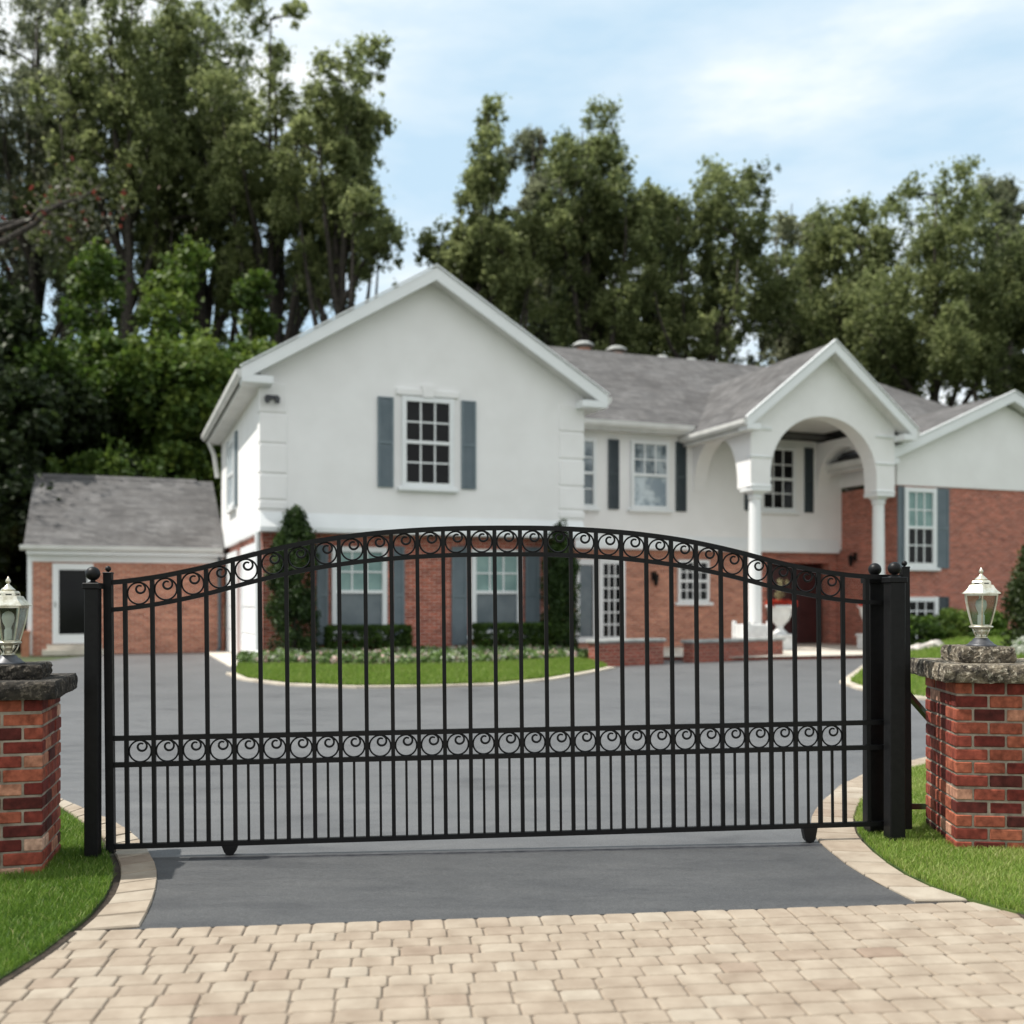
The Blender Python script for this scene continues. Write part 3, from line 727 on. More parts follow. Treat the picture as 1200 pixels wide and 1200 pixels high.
# windows ---------------------------------------------------------
def window(x0, x1, z0, z1, y, cols, rows, up, low, fw=.07, sill=True, lowgrid=True, head=False):
    """casing + sashes + glazing bars on a wall facing -y; panes and sill are its sub-parts"""
    zm = (z0+z1)/2
    def fr(b):
        b.bevbox(x0-fw,x0,y-.09,y+.02,z0-fw,z1+fw,.01); b.bevbox(x1,x1+fw,y-.09,y+.02,z0-fw,z1+fw,.01)
        b.box(x0,x1,y-.085,y+.02,z1,z1+fw-.005); b.box(x0,x1,y-.085,y+.02,z0-fw+.005,z0)
        b.box(x0,x1,y-.075,y,zm-.035,zm+.035)
        for k in range(1,cols):
            x = x0+(x1-x0)*k/cols
            b.box(x-.016,x+.016,y-.055,y,zm+.035,z1)
            if lowgrid: b.box(x-.016,x+.016,y-.045,y,z0,zm-.035)
        for k in range(1,rows):
            z = zm+(z1-zm)*k/rows; b.box(x0,x1,y-.053,y-.001,z-.016,z+.016)
            z = z0+(zm-z0)*k/rows
            if lowgrid: b.box(x0,x1,y-.043,y-.001,z-.016,z+.016)
    f = HB('window', M['trim'], fr)
    HB('pane', up, lambda b: b.box(x0,x1,y-.03,y+.01,zm,z1), f); HB('pane', low, lambda b: b.box(x0,x1,y-.022,y+.01,z0,zm), f)
    if sill: HB('sill', M['trim'], lambda b: b.bevbox(x0-fw-.1,x1+fw+.1,y-.14,y+.02,z0-fw-.09,z0-fw-.002,.015), f)
    if head:
        HB('keystone', M['stucco'], lambda b: b.prism([((x0+x1)/2-.11,z1+fw+.0),((x0+x1)/2+.11,z1+fw+.0),((x0+x1)/2+.15,z1+fw+.25),((x0+x1)/2-.15,z1+fw+.25)],'y',y-.11,y), f)
        HB('head_trim', M['stucco'], lambda b: b.bevbox(x0-fw-.12,x1+fw+.12,y-.07,y+.01,z1+fw+.03,z1+fw+.17,.015), f)
    return f
def shutter(x0, x1, z0, z1, y, mat='shutter', panels=2):
    def fn(b):
        b.box(x0,x1,y-.02,y,z0,z1); g = .055
        b.box(x0,x0+g,y-.05,y-.02,z0,z1); b.box(x1-g,x1,y-.05,y-.02,z0,z1)
        zs = [z0+(z1-z0)*k/panels for k in range(panels+1)]
        for k, z in enumerate(zs):
            b.box(x0+g,x1-g,y-.048,y-.02,max(z0,z-g*.7),min(z1,z+g*.7))
        for k in range(panels):
            a, e = zs[k]+g, zs[k+1]-g; n = int((e-a)/.055)
            for q in range(n):
                z = a+(e-a)*q/n
                b.add([(x0+g,y-.022,z+.045),(x1-g,y-.022,z+.045),(x1-g,y-.042,z),(x0+g,y-.042,z)], [(0,1,2,3)])
    return HB('shutter', M[mat], fn)
gd_, ct_, cg_, cp_, ch_ = M['glass_dark'], M['curtain_teal'], M['curtain_grey'], M['curtain_pale'], M['curtain_half']
window(3.06,4.02,3.92,5.66,0,3,2,gd_,gd_,.10,head=True); shutter(2.44,2.78,3.80,5.72,0); shutter(4.31,4.64,3.83,5.76,0)
# ground floor of the gable
for x in (1.62,4.74):
    window(x,x+.98,.72,2.42,.3,3,2,ct_,cg_,.11,lowgrid=False)
shutter(1.20,1.44,.45,2.56,.3); shutter(2.86,3.10,.45,2.56,.3); shutter(4.18,4.54,.40,2.58,.3); shutter(5.93,6.28,.45,2.6,.3)
# upper floor of the centre block
window(8.30,9.29,3.98,5.68,CT,3,2,ch_,cg_,.09); window(10.53,11.53,4.0,5.7,CT,3,2,ch_,cp_,.09,lowgrid=False); window(14.72,15.73,4.08,5.76,CT,3,2,gd_,gd_,.09)
shutter(9.76,10.08,3.88,5.78,CT,'shutter_dark'); shutter(11.85,12.18,3.88,5.82,CT,'shutter_dark'); shutter(14.1,14.42,3.98,5.86,CT,'shutter_dark'); shutter(16.16,16.46,3.98,5.88,CT,'shutter_dark')
# ground floor of the centre block: glazed doors, little window
LY = CT+.2
def gdoor2(x0, x1, z0, z1, cols, rows, mid):
    def fr(b):
        b.box(x0,x0+.13,LY-.07,LY,z0,z1); b.box(x1-.13,x1,LY-.07,LY,z0,z1); b.box(x0+.13,x1-.13,LY-.07,LY,z1-.16,z1); b.box(x0+.13,x1-.13,LY-.07,LY,z0,z0+.15)
        for k in range(1,cols):
            x = x0+.13+(x1-x0-.26)*k/cols; b.box(x-.018,x+.018,LY-.05,LY,z0+.15,z1-.16)
        for k in range(1,rows):
            z = z0+.15+(z1-z0-.31)*k/rows; b.box(x0+.13,x1-.13,LY-.047,LY,z-.018,z+.018)
    f = HB('door', M['trim'], fr); HB('pane', mid, lambda b: b.box(x0+.13,x1-.13,LY-.02,LY+.0,z0+.15,z1-.16), f)
gdoor2(8.85,9.52,.25,2.52,1,1,cg_); gdoor2(9.56,10.36,.25,2.55,3,6,gd_)
window(12.1,12.95,1.42,2.46,LY,4,2,gd_,gd_,.08)
# front door in its dark recess
HB('door_recess', M['door_red'], lambda b: b.box(15.02,17.20,CT+.56,CT+.62,.05,2.5))
fd = HB('front_door', M['door_red'], lambda b: [b.bevbox(x,x+1.02,CT+.48,CT+.555,.12,2.42,.01) for x in (15.05,16.13)] + [b.bevbox(x+.16,x+.86,CT+.46,CT+.49,z,z+.62,.01) for x in (15.05,16.13) for z in (.28,1.02,1.74)])
HB('handle', M['lamp_metal'], lambda b: b.lathe([(.01,1.05),(.04,1.08),(.04,1.12),(.01,1.15)],10,16.0,CT+.42), fd)
# portico ---------------------------------------------------------
PX0, PX1, PT = 12.42, 17.0, 1.0
pm = (PX0+PX1)/2; pz = ZE+.02; prise = .80
def arch_pts(xa, xb, zs, ztop, n=28, base=None):
    m, a, h = (xa+xb)/2, (xb-xa)/2, ztop-zs
    return [(m-a*math.cos(math.pi*k/n), zs+h*abs(math.sin(math.pi*k/n))**.92) for k in range(n+1)]
zb = 4.30
def pfront(b):
    poly = [(PX0,zb),(13.02,zb)] + arch_pts(13.02,16.40,4.62,6.24) + [(16.40,zb),(PX1,zb),(PX1,pz),(pm,pz+(PX1-PX0)/2*prise),(PX0,pz)]
    b.prism(poly,'y',PT,PT+.5)
HB('portico_wall', M['stucco'], pfront)
def pside(x0, x1):
    return lambda b: b.prism([(PT+.502,zb),(PT+.62,zb)] + arch_pts(PT+.62,CT-.03,4.45,5.80,24) + [(CT-.004,4.45),(CT-.004,pz-.1),(PT+.502,pz-.1)],'x',x0,x1)
HB('portico_wall', M['stucco'], pside(PX0+.002,PX0+.42)); HB('portico_wall', M['stucco'], pside(PX1-.42,PX1-.002))
HB('portico_ceiling', M['gutter'], lambda b: b.box(PX0+.43,PX1-.43,PT+.51,CT-.01,6.26,6.32))
gable_roof(PX0, PX1, .38, PT-FO, 7.6, pz, pz+(PX1-PX0)/2*prise)
for xc in (PX0+.31, PX1-.31):
    def col(b, xc=xc):
        b.lathe([(.175,.30),(.18,.36),(.172,.9),(.165,2.2),(.150,4.0),(.150,4.06)],32,xc,PT+.28)
    c = HB('column', M['trim'], col, smooth=True)
    HB('capital', M['trim'], lambda b: (b.lathe([(.17,4.05),(.18,4.08),(.17,4.11),(.20,4.14),(.30,4.22)],4,xc,PT+.28,phase=math.pi/4), b.bevbox(xc-.30,xc+.30,PT-.03,PT+.53,4.2,4.298,.015), b.lathe([(.152,4.0),(.185,4.03),(.185,4.06),(.16,4.09)],28,xc,PT+.28)), c)
    HB('base', M['trim'], lambda b: (b.bevbox(xc-.29,xc+.29,PT-.01,PT+.57,.05,.15,.012), b.lathe([(.27,.15),(.285,.19),(.26,.24),(.21,.27),(.20,.31),(.178,.33)],28,xc,PT+.28)), c)
    for e_, z0_, z1_ in ((.33,4.302,4.36),(.328,5.06,5.11),(.34,5.78,5.86)):
        HB('pier_trim', M['trim'], lambda b: b.bevbox(xc-e_,xc+e_-.02,PT-e_+.29,PT+.2,z0_,z1_,.012), c)
# right wing
RX0, RX1, RT = 17.5, 25.4, 1.5
rm = (RX0+RX1)/2-.1; RZ = 5.42
HB('brick_wall', M['brick'], lambda b: b.box(RX0,RX1,RT,12.5,-.1,4.62))
rsl = .43
HB('upper_wall', M['stucco'], lambda b: (b.prism([(RX0-.03,4.60),(RX1+.03,4.60),(RX1+.03,RZ),(rm,RZ+(rm-RX0)*rsl),(RX0-.03,RZ)],'y',RT-.05,RT+.2), b.box(RX0-.04,RX0+.1,RT+.2,CT+1,4.75,RZ)))
gable_roof(2*rm-RX1-.1, RX1+.1, .42, RT-FO, 9.0, RZ, RZ+(rm-(2*rm-RX1-.1))*rsl)
window(17.86,18.72,2.44,4.42,RT,3,2,ct_,gd_,.13); shutter(17.52,17.74,2.3,4.56,RT); shutter(18.88,19.32,2.3,4.56,RT)
window(17.86,18.78,.30,1.36,RT,3,2,gd_,gd_,.13); shutter(18.98,19.32,.25,1.5,RT,'shutter_dark')
# side window on the left flank of the gable block
def swin(b):
    y0, y1, z0, z1 = 4.6, 6.0, 3.72, 5.42
    b.box(-.07,.02,y0,y0+.1,z0,z1); b.box(-.07,.02,y1-.1,y1,z0,z1); b.box(-.068,.02,y0+.1,y1-.1,z1-.1,z1); b.box(-.068,.02,y0+.1,y1-.1,z0,z0+.1); b.box(-.06,.0,y0+.1,y1-.1,4.54,4.60); b.box(-.1,.02,y0-.08,y1+.08,z0-.1,z0-.002)
    for y in (5.07,5.53): b.box(-.04,.0,y-.016,y+.016,z0+.1,z1-.1)
f = HB('window', M['trim'], swin); HB('pane', M['curtain_pale'], lambda b: b.box(-.02,.01,4.7,5.9,3.82,5.32), f)
HB('shutter', M['shutter'], lambda b: b.bevbox(-.05,0,4.18,4.5,3.7,5.5,.01)); HB('shutter', M['shutter'], lambda b: b.bevbox(-.05,0,6.1,6.42,3.7,5.5,.01))
# chimney flues on the rear slope
for x, h in ((11.45,9.52),(12.65,9.47)):
    c = HB('chimney', M['terracotta'], lambda b: b.lathe([(.22,8.8),(.22,h),(.24,h),(.24,h+.06)],16,x,9.1))
    HB('chimney_cap', M['cap_metal'], lambda b: (b.lathe([(.16,h+.06),(.16,h+.12),(.36,h+.14),(.34,h+.20),(.20,h+.28),(.02,h+.31)],16,x,9.1)), c)
for x in (14.3,15.4):
    HB('roof_vent', M['cap_metal'], lambda b: b.lathe([(.12,8.9),(.12,9.46),(.22,9.48),(.16,9.56),(.02,9.58)],12,x,9.0))

# ------------------------------------------------------------------ forecourt
Mh = Matrix.Translation(house.location) @ Matrix.Rotation(R(20.87),4,'Z')
def hw(s, t, z=0): return tuple(Mh @ Vector((s,t,z)))
# terrace under the portico, with a brick riser
b = MB(); b.prism([hw(8.7,-.2)[:2],hw(10.4,-1.2)[:2],hw(13.4,-1.45)[:2],hw(17.4,-1.4)[:2],hw(17.4,CT+.6)[:2],hw(8.7,CT+.1)[:2]],'z',.076,.095)
kind(b.build('terrace', M['concrete']),'structure')
b = MB(); b.prism([hw(8.75,-.15)[:2],hw(10.42,-1.13)[:2],hw(13.4,-1.38)[:2],hw(17.35,-1.33)[:2],hw(17.35,CT+.5)[:2],hw(8.75,CT+.0)[:2]],'z',-.02,.074)
kind(b.build('terrace_riser', M['brick_low']),'structure')
def low_wall(label, p0, p1, z0, z1, th=.3):
    d = Vector((p1[0]-p0[0], p1[1]-p0[1])); L = d.length; t = thing('garden_wall', label, 'low wall', (p0[0],p0[1],0), math.atan2(d.y,d.x))
    b = MB(); b.box(0,L,-th/2,th/2,z0,z1-.07); b.build('brickwork', M['brick_low'], t)
    b = MB(); b.bevbox(-.05,L+.05,-th/2-.05,th/2+.05,z1-.07,z1,.015); b.build('coping', M['cap_metal'], t)
low_wall('low dark red brick wall with grey coping beside the glazed doors', hw(6.55,-2.0), hw(8.35,-1.55), -.05, .56)
low_wall('low dark red brick wall with grey coping in front of the white planter box', hw(9.2,-1.35), hw(12.15,-.55), -.05, .50)
# island lawn in front of the gable, rising to the house
ISL = [(-5.2,19.52),(-4.6,18.1),(-3.61,16.93),(-2.42,16.43),(-1.36,16.55),(-.28,16.95),(.59,18.03),(1.35,19.7),(1.95,21.2)]
BACK = [hw(-.25,1.0),hw(0,.27),hw(.9,.27),hw(2.0,.27),hw(3.2,.27),hw(4.4,.27),hw(5.5,.27),hw(6.6,.27),hw(7.0,-.9)]
A_, B_ = resample(ISL,60), resample([p[:2] for p in BACK],60)
def isl_z(q): return .27*min(1,q*1.15)**.9*1.0
NQ = 20
V = np.array([[a[0]+(c[0]-a[0])*q/NQ, a[1]+(c[1]-a[1])*q/NQ, .015+isl_z(q/NQ)*min(1,math.dist(a,c)/4)] for a,c in zip(A_,B_) for q in range(NQ+1)])
F = np.array([[i*(NQ+1)+q,i*(NQ+1)+q+1,(i+1)*(NQ+1)+q+1,(i+1)*(NQ+1)+q] for i in range(60) for q in range(NQ)])
kind(npmesh('flower_bed_ground', V, F, M['soil']),'structure')
def bilin(name, q0, q1, n, hgt, wid, seed, mat, tmean, shape='grass'):
    r = np.random.default_rng(seed); A = np.array(A_); B = np.array(B_)
    # area-weighted sampling over the crescent
    ln = np.linalg.norm(A-B,axis=1); w_ = ln[:-1]/ln[:-1].sum()
    i = r.choice(60, n, p=w_); f = r.random(n)[:,None]; q = r.uniform(q0,q1,n)
    a = A[i]*(1-f)+A[i+1]*f; c = B[i]*(1-f)+B[i+1]*f; p = a+(c-a)*q[:,None]
    z = .015+np.array([isl_z(k) for k in q])*np.minimum(1,np.linalg.norm(a-c,axis=1)/4)
    return p[:,0], p[:,1], z, r
def blades_at(name, x, y, z, r, hgt, wid, mat, tmean):
    n = len(x); h = hgt*r.uniform(.5,1.3,n); a = r.uniform(0,2*np.pi,n); la = r.uniform(0,2*np.pi,n); ln = h*r.uniform(0,.8,n)
    dx, dy = np.cos(a)*wid/2, np.sin(a)*wid/2
    V = np.stack([np.stack([x-dx,y-dy,z],1),np.stack([x+dx,y+dy,z],1),np.stack([x+dx*.3+np.cos(la)*ln,y+dy*.3+np.sin(la)*ln,z+h],1),np.stack([x-dx*.3+np.cos(la)*ln,y-dy*.3+np.sin(la)*ln,z+h],1)],1).reshape(-1,3)
    b = np.arange(n)*4; F = np.stack([b,b+1,b+2,b+3],1)
    return kind(npmesh(name, V, F, mat, tint=np.clip(r.normal(tmean,.2,n),0,.95)),'stuff')
x,y,z,r = bilin('', .02,.46,60000,0,0,5,None,0); blades_at('lawn_grass', x,y,z,r,.06,.012,M['grass'],.62)
# kerb round the island
def ribbon(name, pl, w0, w1, z, mat):
    b = MB(); n = len(pl); vs = []
    for i, p in enumerate(pl):
        a, c = Vector(pl[max(0,i-1)][:2]), Vector(pl[min(n-1,i+1)][:2]); d = (c-a).normalized(); nn = Vector((d.y,-d.x))
        o, k = Vector(p[:2])+nn*w1, Vector(p[:2])+nn*w0
        vs += [(o.x,o.y,-.01),(o.x,o.y,z),(k.x,k.y,z),(k.x,k.y,-.01)]
    b.add(vs, [(4*i+k,4*i+4+k,4*i+4+(k+1)%4,4*i+(k+1)%4) for i in range(n-1) for k in range(4)]+[(0,1,2,3)])
    return kind(b.build(name, mat),'structure')
M['kerbstone'] = mottled('pale_kerb_stone', (.36,.31,.25), (.58,.52,.43), 2.5, .9)
ribbon('kerb', A_, 0.0, .16, .035, M['kerbstone'])

# leaves ----------------------------------------------------------
def leaf_cloud(clusters, lsize, r, up=.25, aspect=.55, pertint=.28, fuzzy=False):
    """clusters: (cx,cy,cz,rx,ry,rz,count,tint); many small leaf-sized faces inside each"""
    C = np.array([c[:3] for c in clusters]); Rd = np.array([c[3:6] for c in clusters]); cnt = np.array([int(c[6]) for c in clusters]); T = np.array([c[7] for c in clusters])
    idx = np.repeat(np.arange(len(clusters)), cnt); n = len(idx)
    d = r.normal(size=(n,3)); d /= np.linalg.norm(d,axis=1)[:,None]; rad = np.abs(r.normal(0,.75,n))**.8 if fuzzy else r.random(n)**.42
    P = C[idx]+d*Rd[idx]*rad[:,None]
    nrm = r.normal(size=(n,3)) + d*.5; nrm[:,2] += up; nrm /= np.linalg.norm(nrm,axis=1)[:,None]
    t = r.normal(size=(n,3)); t -= nrm*(t*nrm).sum(1)[:,None]; t /= np.linalg.norm(t,axis=1)[:,None]
    b = np.cross(nrm,t); s_ = lsize*r.uniform(.6,1.35,n)
    u = t*s_[:,None]*.5; v = b*s_[:,None]*.5*aspect
    V = np.stack([P-u, P-u*.1+v, P+u, P-u*.1-v],1).reshape(-1,3)
    k = np.arange(n)*4; F = np.stack([k,k+1,k+2,k+3],1)
    return V, F, np.clip(T[idx]+r.normal(0,pertint*.6,n),0,1)
def plants_cloud(name, pts, r, hgt, lsize, mat, per, tm=.5):
    cl = [(x,y,z+hgt*.5,hgt*.7,hgt*.7,hgt*.5,per,tm+r.normal(0,.25)) for x,y,z in pts]
    V,F,T = leaf_cloud(cl, lsize, r, .5, .7); return V,F,T
x,y,z,r = bilin('', .48,.86,520,0,0,9,None,0)
V,F,T = plants_cloud('', list(zip(x,y,z)), r, .16, .07, None, 46, .48)
kind(npmesh('flower_bed_plants', V, F, M['leaf_bed'], tint=T),'stuff')

def shrub(name, label, cat, loc, clusters, lsize, mat, seed, stem_h=.4, stem_r=.03, core=None, group=None, aspect=.55):
    t = thing(name, label, cat, loc, 0, group); r = np.random.default_rng(seed)
    V,F,T = leaf_cloud(clusters, lsize, r, .25, aspect); npmesh('foliage', V, F, M[mat], t, T)
    b = MB(); b.tube([(0,0,-.1),(.02,0,stem_h*.5),(0,.01,stem_h)],[stem_r,stem_r*.8,stem_r*.5],7)
    for k in range(5):
        a = k*1.3; b.tube([(0,0,stem_h*.3+k*.1*stem_h),(math.cos(a)*.15*stem_h,math.sin(a)*.15*stem_h,stem_h*(.6+.1*k))],[stem_r*.5,stem_r*.2],5)
    b.build('stem', M['bark'], t); return t
def arbor(label, s, t_, rad, zt, seed):
    loc = hw(s,t_,.2); r = np.random.default_rng(seed); cl = []
    H = zt-.2
    for k in range(190):
        z = .12+(H-.2)*r.random()**.9; q = z/H; R_ = rad*(1 if q<.68 else max(.08,(1-(q-.68)/.34)**.75)); a = r.uniform(0,2*np.pi); rr = R_*r.uniform(.45,.98)
        cl.append((math.cos(a)*rr,math.sin(a)*rr,z,.13,.13,.22,95,.45+r.normal(0,.2)))
    for k in range(14): cl.append((0,0,.3+k*(H-.5)/14,rad*.45,rad*.45,.2,70,.2))
    cl.append((0,0,H-.12,.08,.08,.2,80,.5))
    return shrub('conifer', label, 'conifer', loc, cl, .085, 'leaf_conifer', seed, H*.8, .045, aspect=.4)
arbor('tall dark columnar conifer at the left corner of the white gable front', .62,-.40,.50,3.22,21)
arbor('dark columnar conifer between the curtained window and the glazed doors', 6.45,-.50,.38,3.08,22)
def box_hedge(label, s0, s1, t0, t1, z0, z1, seed):
    r = np.random.default_rng(seed); cl = []
    L, D, H = s1-s0, t1-t0, z1-z0
    for k in range(int(420*L)):
        f = r.integers(0,5); x,y,z = r.random()*L, r.random()*D, r.random()*H
        if f == 0 or f == 1: z = H-.02
        elif f == 2: y = .0
        elif f == 3: x = 0 if r.random()<.5 else L
        cl.append((x-L/2,y-D/2,z,.075,.075,.06,34,.45+r.normal(0,.12)))
    t = thing('hedge', label, 'hedge', hw((s0+s1)/2,(t0+t1)/2,z0), R(20.87), 'clipped box hedges under the ground floor windows')
    V,F,T = leaf_cloud(cl, .045, r, .4, .7); npmesh('foliage', V, F, M['leaf_hedge'], t, T)
    b = MB()
    for k in range(6): b.tube([(-L/2+L*(k+.5)/6,0,-.05),(-L/2+L*(k+.5)/6+.03,.02,H*.7)],[.02,.012],6)
    b.build('stems', M['bark'], t)
box_hedge('clipped box hedge under the left curtained window', 1.33,2.98,-.62,-.12,.20,.84,31)
box_hedge('clipped box hedge under the right curtained window, next to the slimmer conifer', 4.55,6.15,-.72,-.15,.20,.86,32)

# urns, planter box, wall shrubs
def urn(label, loc):
    t = thing('planter_urn', label, 'urn', loc, R(20.87), 'white pedestal urns by the front door')
    b = MB(); b.bevbox(-.27,.27,-.27,.27,0,.34,.02); b.bevbox(-.30,.30,-.30,.30,.34,.41,.02); b.build('pedestal', M['white_paint'], t)
    b = MB(); b.lathe([(.20,.41),(.20,.45),(.11,.52),(.08,.60),(.12,.66),(.22,.76),(.29,.92),(.31,1.08),(.37,1.12),(.37,1.17),(.30,1.17),(.27,1.10)],28); b.build('bowl', M['white_paint'], t, True)
    return t
M['leaf_urn_red'] = tinted('red_bloom', [(0,(.08,.14,.03)),(.18,(.12,.2,.05)),(.22,(.45,.03,.015)),(1,(.62,.09,.05))], .6, .3, .25)
for (s, t_), lb, lb2, sd in (((13.55,1.35),'white pedestal urn beside the left portico column','red flowers around a pale upright plume in the urn by the left column',41),((16.02,.75),'white pedestal urn nearest the right portico column, behind the gate','low red flowers filling the urn nearest the right column',42)):
    p = hw(s,t_,.095); urn(lb, p)
    ft = thing('flowers', lb2, 'flowers', (p[0],p[1],p[2]+1.12)); rr = np.random.default_rng(sd)
    cl = [(rr.normal(0,.17),rr.normal(0,.17),.10,.12,.12,.10,60,.62) for k in range(22)]
    V,F,T = leaf_cloud(cl,.07,rr,.5,.8); npmesh('blooms', V, F, M['leaf_urn_red'], ft, T)
    if sd == 41:
        cl = [(rr.normal(0,.04),rr.normal(0,.04),.2+.03*k,.07,.07,.08,26,.5) for k in range(17)]
        V,F,T = leaf_cloud(cl,.06,rr,.6,.4); npmesh('plume', V, F, tinted('pale_plume',[(0,(.2,.19,.09)),(1,(.45,.40,.24))],.7,.3,.3), ft, T)
t = thing('planter_box', 'square white planter box standing behind the low brick wall', 'planter', hw(12.0,.35,.095), R(20.87))
b = MB()
for k in range(4): b.bevbox(-.30,.30,.27,.31,.05,.70,.01,None,Matrix.Rotation(k*math.pi/2,4,'Z'))
for sx in (-1,1):
    for sy in (-1,1): b.bevbox(sx*.30-.045,sx*.30+.045,sy*.30-.045,sy*.30+.045,0,.78,.008)
b.bevbox(-.27,.27,-.27,.27,.04,.60,.01)
b.build('box', M['white_paint'], t)
b = MB(); b.box(-.262,.262,-.262,.262,.601,.64); b.build('soil', M['soil'], t)

# right-hand lawn rising toward the wing
RLn = [(5.62,17.3),(5.5,16.2),(5.52,15.0),(5.9,14.35),(7.2,13.6),(10,12.9),(16,12.5)]
RLb = [(8.9,25.2),(9.3,25.6),(10.5,26.5),(12,27.4),(13.5,28.0),(16,28.5),(20,28.5)]
A2, B2 = resample(RLn,50), resample(RLb,50)
def rz(q): return .55*min(1,q*1.05)**1.3
V = np.array([[a[0]+(c[0]-a[0])*q/NQ, a[1]+(c[1]-a[1])*q/NQ, .015+rz(q/NQ)*min(1,i/14)] for i,(a,c) in enumerate(zip(A2,B2)) for q in range(NQ+1)])
F = np.array([[i*(NQ+1)+q,i*(NQ+1)+q+1,(i+1)*(NQ+1)+q+1,(i+1)*(NQ+1)+q] for i in range(50) for q in range(NQ)])
kind(npmesh('lawn_turf', V, F, M['turf']),'structure')
def pos2(n, q0, q1, i0, i1, seed):
    r = np.random.default_rng(seed); A, B = np.array(A2), np.array(B2)
    i = r.integers(i0,i1,n); f = r.random(n); a = A[i]*(1-f[:,None])+A[i+1]*f[:,None]; c = B[i]*(1-f[:,None])+B[i+1]*f[:,None]; q = r.uniform(q0,q1,n)
    p = a+(c-a)*q[:,None]; z = .015+np.array([rz(k) for k in q])*np.minimum(1,(i+f)/14); return p[:,0],p[:,1],z,r
x,y,z,r = pos2(90000,.01,.99,0,40,61); blades_at('lawn_grass', x,y,z,r,.07,.014,M['grass'],.66)
ribbon('kerb', [hw(14.7,-1.75)[:2]] + [(8.3,23.6),(5.75,17.6)] + A2, 0.0, .17, .035, M['kerbstone'])
def bush(label, x, y, z, w_, h, mat, seed, n=60, lsize=.08, per=90, tm=.5, name='shrub', group=None):
    r = np.random.default_rng(seed); cl = []
    for k in range(n):
        a = r.uniform(0,2*np.pi); e = r.random(); rr = w_/2*math.sqrt(1-e*e*.8)*r.uniform(.5,1)
        cl.append((math.cos(a)*rr,math.sin(a)*rr*.8,h*(.12+.8*e),w_*.15,w_*.15,h*.13,per,tm+r.normal(0,.16)))
    return shrub(name, label, 'shrub', (x,y,z), cl, lsize, mat, seed, h*.7, .03, group=group)
bush('low green shrub under the lower wing window, nearest the gate posts', 9.75,25.0,.25,1.1,.8,'leaf_hedge',71)
bush('mid green rounded shrub below the dark shutter of the wing', 10.75,25.3,.35,1.2,.85,'leaf_maple',72)
bush('small yellowish shrub behind the lantern on the sunlit pillar', 11.7,25.6,.4,.9,.75,'leaf_hedge',73, tm=.8)
bush('dark dense evergreen shrub at the right edge beyond the sunlit pillar', 11.15,21.6,.3,1.75,2.35,'leaf_dark',74, 120, .10, 110, .6)
bush('white flowering shrub at the foot of the dark evergreen', 10.0,19.7,.30,1.0,.50,'leaf_white',75, 50, .06, 70, .6)
for k, (x,y,s_, lb) in enumerate(((9.15,23.4,.17,'small pale rock in front of the low green shrub'),(9.55,23.6,.22,'larger pale rock beside the low green shrub'),(10.05,23.7,.15,'smallest pale rock, furthest right of the garden rocks'))):
    b = MB(); n = 10; vs = []; fs = []
    for i in range(n+1):
        for j in range(n):
            th, ph = math.pi*i/n, 2*math.pi*j/n; d = Vector((math.sin(th)*math.cos(ph),math.sin(th)*math.sin(ph),math.cos(th)))
            d *= s_*(1+.35*mnoise.noise(d*1.8+Vector((k*3,0,0)))); vs.append((d.x*1.3,d.y,d.z*.75+s_*.5))
    fs = [(i*n+j,i*n+(j+1)%n,(i+1)*n+(j+1)%n,(i+1)*n+j) for i in range(n) for j in range(n)]
    b.add(vs, fs); o = b.build('rock', M['rock']); o.location = (x,y,.2); o['label'] = lb; o['category'] = 'rock'; o['group'] = 'pale garden rocks'

